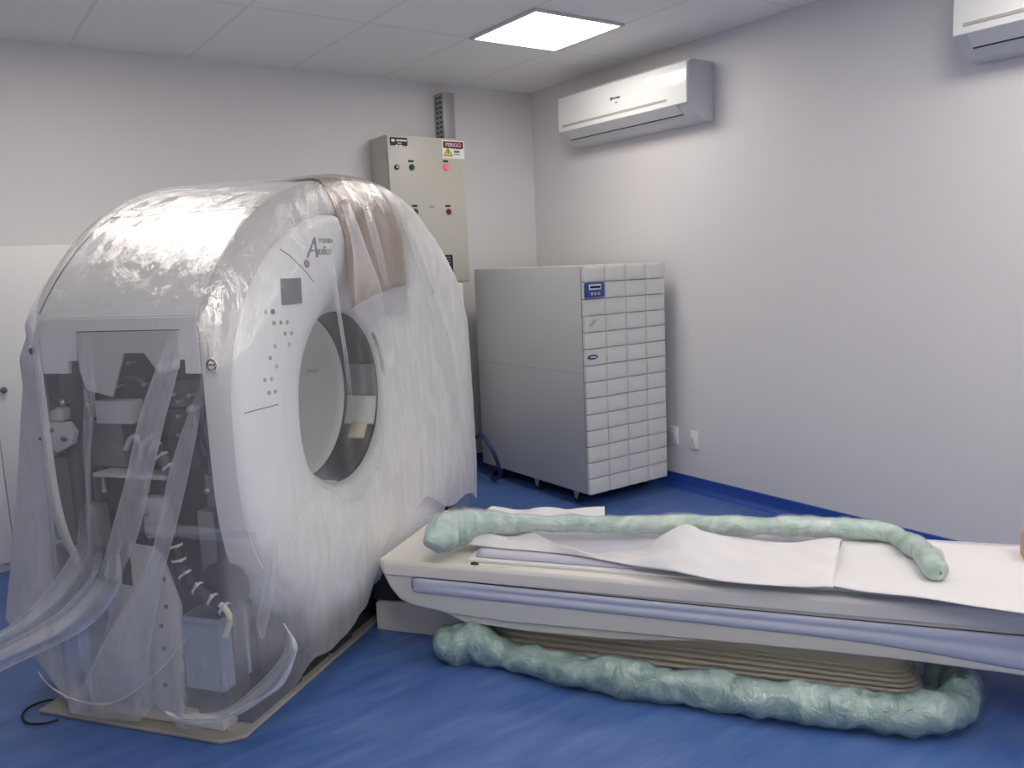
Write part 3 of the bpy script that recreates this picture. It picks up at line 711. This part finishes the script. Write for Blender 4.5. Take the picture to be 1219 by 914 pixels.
# hoses and harness with ties
def hose(pix, yy, r, m, ties, name='cable_harness'):
    P = smooth_path([py_(x, y, yy) for x, y in pix], 7)
    b = bmesh.new(); tube(b, P, r, 12); h = gp(name, b, m)
    for k in range(ties):
        i = int((k+.6)/ties*(len(P)-2)); d = (P[i+1]-P[i]).normalized()
        b = bmesh.new(); tube(b, [P[i]-d*.004, P[i]+d*.004], r*1.15, 12)
        sd = d.cross(Vector((0, 1, 0))).normalized(); s0 = P[i]+Vector((0, -r, 0)); cyl(b, s0, s0+sd*.035+Vector((0, -.006, 0)), .003, 6)
        gp('cable_tie', b, M['labelpale'], h)
    return h
hose([(176, 520), (184, 530), (194, 545), (205, 562)], -.94, .020, M['dark2'], 4, 'ribbed_hose')
hose([(206, 640), (211, 658), (216, 676), (228, 693), (246, 708), (262, 720), (272, 728)], -.975, .021, M['black'], 6)
hose([(262, 719), (270, 727), (274, 738), (271, 748), (268, 757)], -.99, .010, M['cream'], 0, 'cable_end')
hose([(140, 455), (150, 450), (166, 452), (174, 462)], -.93, .006, M['dark2'], 0, 'cable')
hose([(122, 462), (124, 452), (130, 447), (134, 456)], -.98, .003, M['labelgrey'], 0, 'wire')
hose([(150, 535), (155, 523), (163, 520), (168, 530), (166, 548)], -.93, .009, M['plate'], 0, 'cable')
hose([(100, 462), (108, 500), (104, 560), (102, 640)], -.92, .007, M['labelgrey'], 0, 'cable')
hose([(242, 488), (238, 520), (246, 540)], -.93, .012, M['navy'], 0, 'cable')
for (px, py, s) in ((75, 479, .012), (105, 482, .007), (139, 460, .007), (172, 458, .007), (183, 487, .007), (207, 470, .008), (225, 471, .008), (211, 478, .006), (212, 496, .007), (228, 487, .016), (213, 518, .007), (247, 584, .011), (174, 611, .007), (166, 646, .006), (178, 640, .006), (153, 432, .006), (222, 416, .008)):
    b = bmesh.new(); p = py_(px, py, -.96 if px < 240 else -.975); ball(b, p, s); cyl(b, p, p+Vector((0, .03, 0)), s*.5, 8); gp('bolt', b, M['metal'])
# bin of cable ends in the lower right of the opening
a = py_(213, 724, -.99); c = py_(300, 833, -.99)
b = bmesh.new(); bx0, bx1, bz0, bz1 = a.x, .30, c.z+.01, a.z-.03
for d_ in ((bx0, bx1, -.99, -.984), (bx0, bx1, -.846, -.84)): box(b, *d_, bz0, bz1, .002, 1)
box(b, bx0, bx0+.006, -.984, -.846, bz0, bz1, .002, 1); box(b, bx1-.006, bx1, -.984, -.846, bz0, bz1, .002, 1); box(b, bx0, bx1, -.984, -.846, bz0, bz0+.006, 0)
box(b, bx0-.008, bx1+.008, -.998, -.984, bz1-.01, bz1+.004, .002, 1)
bn = gp('cable_bin', b, M['bluebox'], label='pale blue-grey open bin holding cable ends')
b = bmesh.new(); box(b, bx0+.02, bx1-.02, -.97, -.86, bz1-.09, bz1-.02, .01); gp('plug', b, M['dark2'], bn)
b = bmesh.new(); box(b, bx0+.02, bx1-.02, -.97, -.86, .056, .084, .002); gp('bin_bracket', b, M['dark2'])
# dark gear along the front of the base
for k, (y0, y1, x0, x1, z1) in enumerate([(-.92, -.62, .285, .345, .12), (-.60, -.42, .285, .335, .09), (-.40, -.25, .285, .345, .13), (-.22, .15, .285, .33, .10), (.2, .9, .285, .33, .12)]):
    b = bmesh.new(); box(b, x0, x1, y0, y1, .0145, z1, .004); gp('base_module', b, M['dark'])
b = bmesh.new()
tube(b, smooth_path([(.35, -.66, .06), (.352, -.5, .10), (.35, -.38, .05), (.352, -.2, .09), (.35, 0, .04)]), .006, 6); gp('cable', b, M['black'])
b = bmesh.new(); box(b, -.2, .24, -.78, .85, .056, .19, .01); gp('lower_crossbeam', b, M['dark2'])
# brown wrapping paper taped over the crown of the ring, under the film
b = bmesh.new()
def paper(u, v):
    y = -.26+.57*u
    if v < .35: x = .10+.235*(v/.35); return (x, y, capz(y, .011))
    k = (v-.35)/.65; zt = capz(y)+.009; z = zt-(.50-.08*u)*k
    return (.337+.105*min(1, k*2.2)**.7+.005*math.sin(y*40), y, z)
grid(b, 40, 26, paper)
pp_ = obj('wrapping_paper', b, M['paper'], None, SCAN, (.37, 0, 1.5), thick=.002); tag(pp_, 'strip of brown wrapping paper hanging over the crown of the scanner under the film', 'wrapping paper')

# ------------------------------------------------------------------ plastic film over the gantry
FX, FY = .338, .985
def outline(u):
    """rounded rectangle, u 0..1 starting at the near-left corner, counter-clockwise seen from above; returns (X, Y, nx, ny)"""
    a = 2*PI*u; c, s = math.cos(a), math.sin(a); n = 7.
    # spread samples by side lengths
    per = 2*(2*FX+2*FY); d = u*per
    L1, L2 = 2*FX, 2*FY
    if d < L1: X, Y, N = -FX+d, -FY, (0, -1)
    elif d < L1+L2: X, Y, N = FX, -FY+(d-L1), (1, 0)
    elif d < 2*L1+L2: X, Y, N = FX-(d-L1-L2), FY, (0, 1)
    else: X, Y, N = -FX, FY-(d-2*L1-L2), (-1, 0)
    # soften corners
    rc = .07
    cx = max(-FX+rc, min(FX-rc, X)); cy = max(-FY+rc, min(FY-rc, Y))
    dx, dy = X-cx, Y-cy; l = math.hypot(dx, dy)
    if l > 1e-6 and abs(dx) > 1e-6 and abs(dy) > 1e-6:
        N = (dx/l, dy/l); X = cx+N[0]*rc; Y = cy+N[1]*rc
    return X, Y, N[0], N[1]
def sm(a, b_, x):
    t_ = max(0, min(1, (x-a)/(b_-a))); return t_*t_*(3-2*t_)
def hem(X, Y, nx, ny):
    """height of the film's lower edge"""
    if ny < -.5:                                   # near flank: two scallops
        t_ = (X+FX)/(2*FX)
        return .025+.16*max(0, .25-t_)/.25*0+.075*math.exp(-((t_-.60)/.07)**2)+.03*t_
    if nx > .5:                                    # front: rises towards the couch
        t_ = (Y+FY)/(2*FY)
        base = .04+.13*sm(.02, .15, t_)+.28*sm(.32, .44, t_)
        if t_ > .62: base -= (t_-.62)*.5
        return base+.03*math.sin(t_*23)
    if nx < -.5: return .30+.04*math.sin(Y*5)
    return .10+.03*math.sin(X*9)
def bulge(X, Y, nx, ny, d, z):
    if nx > .5: 
        e = (.126-.035*sm(.80, .97, abs(Y)))*min(1, d/.22)**.7
        o = e+.02*min(1, d/1.2)
        if z < .45: o -= .03*(.45-z)/.45
        return o
    if ny < -.5: return .035*min(1, d/.15)+.02*max(0, d-.5)
    if nx < -.5: return .09*min(1, d/.2)+.20*max(0, d-.3)
    return .03*min(1, d/.1)+.03*max(0, d-.2)
def cover_point(u, k):
    X, Y, nx, ny = outline(u)
    if k <= 1:
        x, y = X*k, Y*k
        ripple = .004*noise.noise(Vector((x*8, y*5, 3)))
        return Vector((x, y, capz(y, .020)+ripple)), X, Y, nx, ny, 0
    zt = capz(Y, .020); v = k-1; zh = hem(X, Y, nx, ny); z = zt+(zh-zt)*v; d = zt-z
    o = bulge(X, Y, nx, ny, d, z)
    amp = .004+((.004 if Y > 0 else .007) if nx > .5 else .020)*min(1, d/.9)
    s = Y*11 if abs(nx) > .5 else X*17
    w = amp*(noise.noise(Vector((s*.9, z*1.1, 7.1)))*1.2+.5*noise.noise(Vector((s*2.3, z*1.3, 1.7))))
    o += w+amp*.3
    o = max(o, .003)
    return Vector((X+nx*o, Y+ny*o, z)), X, Y, nx, ny, d
def sm(a, b_, x):
    t_ = max(0, min(1, (x-a)/(b_-a))); return t_*t_*(3-2*t_)
def density(X, Y, nx, ny, k, p, d):
    cap = .04
    if k <= 1: return cap
    if nx > .7:
        # clear over the near part of the ring, cloudy (several layers) over the far part and below
        far = sm(-.30, .12, Y); low = sm(.88, .45, p.z)
        top = sm(1.35, 1.68, p.z)
        far = sm(-.26, -.02, Y)
        ctr = sm(-.36, -.28, p.y)*sm(.24, .14, p.y)*sm(1.24, 1.36, p.z)      # thin over the brown paper
        low *= .30+.70*sm(-.92, -.62, Y)
        dn = .09+.50*far+.62*low*(1-far)
        mouth = math.exp(-(((p.y+.38)/.21)**2+((p.z-1.02)/.40)**2)**3)
        dn *= 1-.90*mouth
        dn *= 1-.86*ctr
        dn *= 1-.55*sm(.36, .20, p.z)*(1-far)
        return max(.04, min(.92, dn))
    if ny < -.7:
        l = sm(-.24, -.36, X)
        return .13+.50*l+.22*sm(.75, .2, p.z)*(.6+.4*sm(.1, -.3, X))
    if nx < -.7: return .85
    return .30
nu, nk1, nk2 = 240, 14, 60
b = bmesh.new(); dens = []
V = []; crin = []
for i in range(nu):
    row = []
    for j in range(nk1+nk2):
        k = (.001+ .999*(j/(nk1-1))) if j < nk1 else 1+((j-nk1+1)/nk2)**1.15
        p, X, Y, nx, ny, d = cover_point(i/nu, k)
        row.append(b.verts.new(p)); dens.append(density(X, Y, nx, ny, k, p, d)); crin.append(1. if k <= 1 else math.exp(-d/(.16 if Y < -.2 else .5)) *(.55 if nx > .5 and Y > -.4 else 1) if nx > -.5 else 0)
    V.append(row)
for i in range(nu):
    for j in range(nk1+nk2-1):
        b.faces.new((V[i][j], V[(i+1) % nu][j], V[(i+1) % nu][j+1], V[i][j+1]))
FT = thing('plastic_film', 'crinkled translucent plastic sheet draped over the whole CT scanner', 'plastic sheet', SCAN, (0, 0, 0))
def film_obj(name, b, m, dens, parent=FT, label=None, crin=None):
    o = obj(name, b, m, parent, SCAN, ang=180, label=label, recalc=False)
    at = o.data.attributes.new('cloudiness', 'FLOAT', 'POINT')
    for i, v in enumerate(dens): at.data[i].value = v
    ac = o.data.attributes.new('crinkle', 'FLOAT', 'POINT')
    for i in range(len(dens)): ac.data[i].value = crin[i] if crin else 0.
    return o
film_obj('draped_sheet', b, M['film'], dens, crin=crin)
# folds where the film lies double, on the near side
def fold(pl, pr, y0, y1, dn, name='film_fold', m='fold', wav=.006):
    """left and right edge given as photo pixels from top to bottom on planes y0 (top) .. y1 (bottom)"""
    n = 26; nw = 15
    L_ = smooth_path([py_(x, y, y0+(y1-y0)*i/(len(pl)-1)) for i, (x, y) in enumerate(pl)], 8); R_ = smooth_path([py_(x, y, y0+(y1-y0)*i/(len(pr)-1)) for i, (x, y) in enumerate(pr)], 8)
    b = bmesh.new(); ds = []
    n = len(L_)
    def fn(u, v):
        i = min(n-1, round(v*(n-1))); p = L_[i].lerp(R_[i], u)
        p = p+Vector((0, -wav*math.sin(u*PI)-wav*.6*math.sin(u*9+v*5)-wav*.3*math.sin(u*19+v*3), 0))
        return p
    grid(b, nw, n, fn)
    for i in range(nw):
        for j in range(n): ds.append(dn*(.85+.25*(i in (0, nw-1)))*sm(0, .5 if wav > .015 else .22, j/(n-1))*(1-.7*sm(.8, 1, j/(n-1))))
    return film_obj(name, b, M[m], ds)
fold([(204, 392), (186, 440), (166, 500), (150, 570), (130, 640), (118, 684)], [(222, 392), (212, 440), (196, 500), (180, 570), (164, 640), (142, 690)], -1.035, -1.06, .42)
fold([(243, 448), (222, 500), (203, 560), (190, 620), (172, 680), (120, 770), (92, 828)], [(246, 446), (236, 505), (224, 565), (210, 625), (196, 680), (180, 770), (176, 834)], -1.03, -1.07, .36)
fold([(97, 400), (101, 470), (100, 540), (104, 600), (104, 660)], [(109, 400), (113, 470), (108, 540), (109, 600), (110, 660)], -1.03, -1.05, .22)
fold([(157, 617), (156, 624), (156, 632)], [(305, 633), (305, 641), (305, 650)], -1.04, -1.04, .20)
fold([(119, 655), (108, 690), (66, 732), (-8, 772), (-60, 795)], [(140, 655), (143, 692), (102, 748), (0, 800), (-60, 840)], -1.07, -1.10, .80, 'gathered_film_tail', wav=.022)
fold([(100, 600), (92, 650), (60, 700), (10, 745), (-60, 780)], [(122, 640), (118, 675), (88, 716), (20, 765), (-60, 800)], -1.06, -1.09, .60, 'gathered_film_tail', wav=.018)
fold([(96, 690), (92, 740), (100, 800), (112, 838)], [(146, 690), (130, 740), (112, 800), (116, 838)], -1.08, -1.05, .30)
fold([(318, 640), (312, 700), (306, 745), (312, 760)], [(332, 640), (328, 700), (318, 745), (316, 760)], -1.06, -1.06, .28)
fold([(345, 750), (334, 784), (300, 820), (262, 846), (205, 851)], [(351, 752), (349, 788), (322, 826), (268, 857), (203, 856)], -1.055, -1.055, .35, wav=.012)
def hem_ribbon(pix, y, w, dn):
    P = smooth_path([py_(a, c, y) for a, c in pix], 8); b = bmesh.new(); tube(b, P, w, 8, True, lambda t: .5+1.6*t*(1-t)+.25*math.sin(t*31))
    film_obj('rolled_hem', b, M['fold'], [dn]*len(b.verts))
hem_ribbon([(45, 799), (60, 817), (90, 833), (126, 838), (156, 826), (192, 796), (227, 754)], -1.05, .004, .45)
hem_ribbon([(197, 847), (215, 855), (240, 860), (270, 853), (300, 838), (332, 816), (350, 782), (350, 765), (338, 742)], -1.05, .008, .5)
# film creeping down the crown in front of the brown paper
def front_fold(pl, pr, x0, x1, dn):
    L_ = smooth_path([px_(x, y, x0+(x1-x0)*min(1, i/1.)) for i, (x, y) in enumerate(pl)], 8); R_ = smooth_path([px_(x, y, x0+(x1-x0)*min(1, i/1.)) for i, (x, y) in enumerate(pr)], 8)
    b = bmesh.new(); n = len(L_); ds = []
    grid(b, 6, n, lambda u, v: L_[min(n-1, round(v*(n-1)))].lerp(R_[min(n-1, round(v*(n-1)))], u)+Vector((.008*math.sin(u*PI), 0, 0)))
    for i in range(6):
        for j in range(n): ds.append(dn*(.8+.4*(i in (0, 5)))*sm(0, .15, j/(n-1))*(1-sm(.45, 1, j/(n-1))))
    return film_obj('film_fold', b, M['fold'], ds)
front_fold([(403, 236), (412, 262), (420, 300), (422, 350), (428, 400)], [(413, 236), (424, 262), (438, 300), (454, 345), (460, 400)], .40, .50, .55)
front_fold([(430, 238), (438, 270), (452, 320), (462, 350)], [(438, 240), (448, 270), (460, 320), (465, 350)], .42, .50, .30)
front_fold([(392, 290), (398, 350), (410, 430), (418, 500)], [(396, 290), (402, 350), (414, 430), (421, 500)], .50, .50, .40)
front_fold([(470, 240), (488, 290), (508, 350), (522, 430), (534, 520)], [(478, 240), (500, 290), (520, 350), (540, 430), (552, 520)], .45, .48, .30)

# ------------------------------------------------------------------ scanner couch
K = thing('patient_couch', 'long beige patient couch with periwinkle side strips in front of the scanner ring', 'scanner couch', SCAN, (1.4, 0, 0))
def kp(name, b, m, parent=None, **k): return obj(name, b, m, parent or K, SCAN, **k)
a2x = 2.05
side = [(-1.525, .388), (-1.528, .372), (-1.515, .33), (-1.485, .27), (-1.450, .228), (-1.40, .206), (-1.25, .188), (-1.0, .178), (-.3, .186), (.1, .190), (.4, .188), (.62, .180), (.8, .172), (1.0, .165), (1.0, .388)]
b = bmesh.new(); prism(b, [(x+a2x, z) for x, z in side], 'y', -.315, .315, .012, 3); cb = kp('couch_frame', b, M['beige'], ang=30)
# slanted top rails
for sy in (-1, 1):
    b = bmesh.new(); prism(b, [(sy*.316, .386), (sy*.324, .372), (sy*.324, .330), (sy*.3145, .328), (sy*.31, .388)], 'x', a2x-1.50, a2x+.995, .001, 1); kp('side_rail', b, M['beige'])
def strip(sy):
    top = [(-1.385, .318), (-1.36, .325), (-.9, .320), (-.3, .315), (.2, .313), (.66, .312), (.995, .312)]
    bot = [(-1.385, .272), (-1.36, .263), (-.9, .259), (-.3, .251), (.05, .245), (.25, .238), (.45, .222), (.62, .205), (.80, .192), (.995, .183)]
    def it(L_, x):
        for (a, za), (c, zc) in zip(L_, L_[1:]):
            if x <= c: return za+(zc-za)*(x-a)/(c-a)
        return L_[-1][1]
    b = bmesh.new()
    def fn(u, v):
        x = -1.385+(.995+1.385)*u; z0, z1 = it(bot, x), it(top, x); z = z0+(z1-z0)*v
        dd = .012*math.sin(v*PI)**.5 if u > .01 else .004
        gr = -.008*math.exp(-((v-.55)/.16)**2)
        return (x+a2x, sy*(.3155+dd+gr*min(1, u*6)), z)
    grid(b, 120, 15, fn); s = kp('side_strip', b, M['lav'], thick=.002, label='smooth periwinkle grey strip')
    b = bmesh.new()
    pts = [(x+a2x, sy*.3175, z+.002) for x, z in top]+[]
    tube(b, pts, .0018, 5); tube(b, [(-1.385+a2x, sy*.3175, .272), (-1.39+a2x, sy*.3175, .295), (-1.385+a2x, sy*.3175, .318)], .0018, 5)
    kp('strip_seam', b, M['seam'], s)
strip(-1); strip(1)
# lower belly step of the frame
b = bmesh.new(); prism(b, [(-1.27+a2x, .186), (-1.18+a2x, .155), (-.95+a2x, .146), (-.6+a2x, .150), (-.35+a2x, .172), (-.30+a2x, .184)], 'y', -.30, .30, .004, 2); kp('belly_pan', b, M['beige'])
# deck: slide plate, pad, edging
b = bmesh.new(); box(b, a2x-1.17, a2x+.97, -.275, .275, .3885, .400, .003); kp('slide_plate', b, M['white'])
b = bmesh.new()
def padf(u, v):
    x = a2x-1.14+2.08*u; y = -.255+.51*v; return (x, y, .404+.014*min(1, (1-abs(2*v-1))*9)**.5)
grid(b, 60, 21, padf); kp('mattress_pad', b, M['pad'], thick=.006, label='lavender grey pad')
# stickers, catch and slot on the head end
for (x0, x1, l) in ((520, 500, 0), (612, 575, 0)):
    p0 = pz_(x1, 667 if x1 < 550 else 670, .389); b = bmesh.new(); w = .09 if x1 < 550 else .12; box(b, p0.x, p0.x+w, -.305, -.288, .3885, .3895, 0); kp('sticker', b, M['cream'])
b = bmesh.new(); p0 = pz_(565, 671.5, .389); ball(b, (p0.x, -.296, .391), .013, (1.3, .7, .5)); kp('catch', b, M['ink'])
b = bmesh.new(); box(b, a2x-1.50, a2x-1.38, .10, .29, .3885, .402, .004); hb = kp('head_bracket', b, M['beige'])
b = bmesh.new(); box(b, a2x-1.47, a2x-1.4, .095, .0995, .391, .397, 0); kp('slot', b, M['seam'], hb)
# bellows below
def rrect(x0, x1, y0, y1, r, n=6):
    P = []
    for cx, cy, a0 in ((x1-r, y1-r, 0), (x0+r, y1-r, 90), (x0+r, y0+r, 180), (x1-r, y0+r, 270)):
        for i in range(n+1):
            a = R(a0+90*i/n); P.append((cx+r*math.cos(a), cy+r*math.sin(a)))
    return P
b = bmesh.new()
nf = 9
for k in range(nf):
    z0 = .026+k*.0088; f = .014*(k % 2)
    P = rrect(a2x-1.13+f, a2x+.425-f-.004*k, -.215+f, .215-f, .09)
    t_ = bmesh.new(); lo = [t_.verts.new((x, y, z0+(.012-.018*(x-a2x+.35))*k/nf*2)) for x, y in P]; hi = [t_.verts.new((x, y, z0+.0075+(.012-.018*(x-a2x+.35))*k/nf*2)) for x, y in P]
    t_.faces.new(lo); t_.faces.new(hi)
    for i in range(len(P)): t_.faces.new((lo[i], lo[(i+1) % len(P)], hi[(i+1) % len(P)], hi[i]))
    bmesh.ops.recalc_face_normals(t_, faces=t_.faces[:]); bmesh.ops.bevel(t_, geom=[e for e in t_.edges if e.calc_face_angle(0) > 1], offset=.0022, segments=2, affect='EDGES', profile=.5)
    merge(b, t_)
kp('bellows', b, M['bellows'], label='stack of tan bellows folds')
b = bmesh.new(); prism(b, rrect(a2x-1.10, a2x+.38, -.205, .205, .08), 'z', .105, .185, .003, 2); kp('lift_skirt', b, M['bellows'])
b = bmesh.new(); prism(b, rrect(a2x-1.05, a2x+.36, -.18, .18, .06), 'z', .0005, .03, .002, 1); kp('floor_plate', b, M['beige2'])
# gantry side foot of the couch
b = bmesh.new(); prism(b, [(a2x-1.655, 0.0005), (a2x-1.14, .0005), (a2x-1.14, .12), (a2x-1.30, .15), (a2x-1.655, .12)], 'y', -.135, .16, .006, 2); kp('couch_foot', b, M['beige'])
b = bmesh.new(); prism(b, [(a2x-1.67, .125), (a2x-1.45, .14), (a2x-1.42, .20), (a2x-1.50, .25), (a2x-1.67, .25)], 'y', -.12, .15, .004, 2); kp('link_housing', b, M['dark'])

# ------------------------------------------------------------------ sheets on the couch
def sheet(name, near, far, zf, label, n=90, m_=26, zbase=.425, group=None):
    near = smooth_path([pz_(x, y, zbase-.006) for x, y in near], 10); far = smooth_path([pz_(x, y, zbase-.006) for x, y in far], 10)
    def pick(L_, u):
        f = u*(len(L_)-1); i = min(len(L_)-2, int(f)); return L_[i].lerp(L_[i+1], f-i)
    b = bmesh.new()
    def fn(u, v):
        p = pick(near, u).lerp(pick(far, u), v); z = zbase+zf(p.x, p.y, u, v); return (p.x, p.y, z)
    grid(b, n, m_, fn)
    c = pick(near, .5).lerp(pick(far, .5), .5)
    o = obj(name, b, M['sheet'], None, SCAN, (c.x, c.y, zbase), ang=180, thick=.004); tag(o, label, 'sheet', group); return o
hx_ = pz_(812, 668, .43)
def z1f(x, y, u, v):
    e = min(1, v*6)*min(1, (1-v)*5+.25)
    h = .085*math.exp(-((x-hx_.x)/.105)**2)*math.exp(-((v-.62)/.40)**2)
    h += .030*math.exp(-((x-hx_.x-.22)/.14)**2)*v
    h += .040*math.exp(-((u-.97)/.05)**2)*math.exp(-((v-.7)/.5)**2)
    h += e*(.018*noise.noise(Vector((x*9, y*13, 2)))+.020*noise.noise(Vector((x*3, y*9+x*6, 5)))+.012)
    h += .035*math.exp(-((u-.02)/.06)**2)*v
    return max(h, .001)
sheet('cotton_sheet', [(556, 650), (600, 655), (660, 660), (720, 669), (800, 684), (860, 694), (930, 700), (992, 703)],
      [(568, 622), (600, 626), (640, 640), (690, 660), (760, 658), (800, 648), (850, 648), (910, 655), (1002, 652)], z1f, 'crumpled white sheet humped up in the middle of the scanner couch')
def z2f(x, y, u, v):
    return max(.0015, .010+.014*noise.noise(Vector((x*3.5, y*7, 9)))+.010*math.exp(-((v-.8-.2*u)/.07)**2)*math.exp(-((u-.4)/.25)**2))
sheet('cotton_sheet', [(985, 700), (1040, 709), (1100, 718), (1219, 737), (1330, 754)], [(1003, 648), (1060, 648), (1120, 651), (1219, 657), (1330, 672)], z2f, 'flat white sheet smoothed over the right hand end of the scanner couch')
def z3f(x, y, u, v): return max(.001, .012+.02*math.sin(v*PI)+.035*noise.noise(Vector((x*8, y*9, 4))))
sheet('foam_sheet', [(566, 628), (600, 627), (650, 629), (720, 631)], [(592, 611), (620, 610), (660, 612), (720, 613)], z3f, 'thin white foam sheet showing beyond the green wrap at the head end of the couch', 40, 14)

# ------------------------------------------------------------------ green foam in plastic wrap
def wrap(name, pts, r, m, label, rf=None, flat=1., wob=.28, seg=22, n=12, extra=None):
    t = thing(name, label, 'foam wrap', SCAN, (pts[0][0], pts[0][1], pts[0][2]-r))
    P = smooth_path(pts, n)
    b = bmesh.new(); tube(b, P, r, seg, True, rf, wob)
    zc = min(p[2] for p in pts)
    obj('foam_roll', b, m, t, SCAN, ang=180)
    b = bmesh.new(); tube(b, P, r*1.10, seg, True, rf, wob*1.3); s = obj('plastic_sleeve', b, M['sleeve'], t, SCAN, ang=180)
    return t
zt = .474
top_path = [pz_(x, y, zt) for x, y in ((508, 650), (524, 642), (545, 632), (572, 625), (630, 624), (700, 625), (780, 624), (860, 625), (940, 628), (1020, 630), (1062, 635), (1090, 650), (1108, 672), (1120, 682))]
top_path = [Vector((p.x, p.y, zt+.004*math.sin(i*1.7)+(.012 if i < 4 else 0))) for i, p in enumerate(top_path)]
def rf1(t):
    e = math.sqrt(max(.03, 1-max(0, 1-t/.085)**2))*math.sqrt(max(.03, 1-max(0, 1-(1-t)/.03)**2))
    return e*(1+1.05*math.exp(-((t-.12)/.10)**2)-.12*math.exp(-((t-.35)/.10)**2)+.12*math.exp(-((t-.88)/.07)**2))
wrap('foam_roll_bundle', top_path, .036, M['foam'], 'pale green foam roll in clear plastic lying along the far side of the couch top', rf1)
b = bmesh.new()
e0 = [pz_(x, y, .47) for x, y in ((600, 622), (700, 628), (800, 632), (900, 634), (1000, 632))]; e1 = [pz_(x, y, .44) for x, y in ((640, 648), (700, 664), (780, 660), (880, 652), (985, 645))]
e0 = smooth_path(e0, 10); e1 = smooth_path(e1, 10)
grid(b, len(e0), 10, lambda u, v: e0[round(u*(len(e0)-1))].lerp(e1[round(u*(len(e0)-1))], v)+Vector((0, 0, .02*math.sin(v*PI)+.015*noise.noise(Vector((u*14, v*3, 1)))+.010)))
pf = obj('loose_film', b, M['sleeve'], None, SCAN, (1.4, .1, .45), ang=180); tag(pf, 'loose clear plastic film spread over the pad in front of the green foam roll', 'plastic film')

fl_path = [pz_(x, y, z) for x, y, z in ((515, 768, .074), (535, 766, .074), (562, 766, .068), (596, 775, .052), (640, 789, .050), (700, 801, .054), (770, 812, .056), (850, 823, .058), (930, 834, .060), (1010, 843, .060), (1080, 850, .062), (1122, 846, .062), (1140, 829, .062), (1136, 812, .062), (1115, 800, .062))]
def rf2(t):
    e = math.sqrt(max(.03, 1-max(0, 1-t/.10)**2))
    return e*(1+.36*math.exp(-((t-.11)/.08)**2)-.20*math.exp(-((t-.26)/.06)**2))
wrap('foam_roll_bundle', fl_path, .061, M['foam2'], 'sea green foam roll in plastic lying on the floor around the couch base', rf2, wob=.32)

# small tan pad just entering at the right edge
p = pz_(1216.5, 667, .43)
t_ = bmesh.new(); box(t_, p.x, p.x+.10, p.y-.06, p.y+.05, .434, .53, .02, 4)
o = obj('foam_pad', t_, M['tan'], None, SCAN, (p.x+.05, p.y, .434)); tag(o, 'tan pad standing on the white sheet, cut off by the right edge of the photo', 'pad')

# floor cord beside the base plate
pts = [pz_(x, y, .008) for x, y in ((84, 835), (60, 833), (38, 840), (27, 850), (32, 860), (52, 861), (70, 856))]
cable('floor_cord', [tuple(p) for p in pts], .004, M['black'], 'thin black cord curling on the floor left of the scanner base plate', SCAN)

# ------------------------------------------------------------------ camera and view
cd = bpy.data.cameras.new('camera'); co = bpy.data.objects.new('camera', cd); C.objects.link(co)
cd.sensor_fit = 'HORIZONTAL'; cd.sensor_width = 36; cd.lens = 36*F_PX/1219; cd.clip_start = .05
mw = Matrix((rt, up, -fw)).transposed().to_4x4(); mw.translation = CAM; co.matrix_world = mw
bpy.context.scene.camera = co
w = bpy.data.worlds.new('world'); bpy.context.scene.world = w; w.use_nodes = True
w.node_tree.nodes['Background'].inputs[0].default_value = (.5, .5, .52, 1); w.node_tree.nodes['Background'].inputs[1].default_value = .05
s = bpy.context.scene
s.view_settings.view_transform = 'Standard'; s.view_settings.look = 'None'; s.view_settings.gamma = 1; s.view_settings.exposure = 0.0
s.view_settings.use_curve_mapping = False
s.cycles.transparent_max_bounces = 24; s.cycles.max_bounces = 10; s.cycles.diffuse_bounces = 6
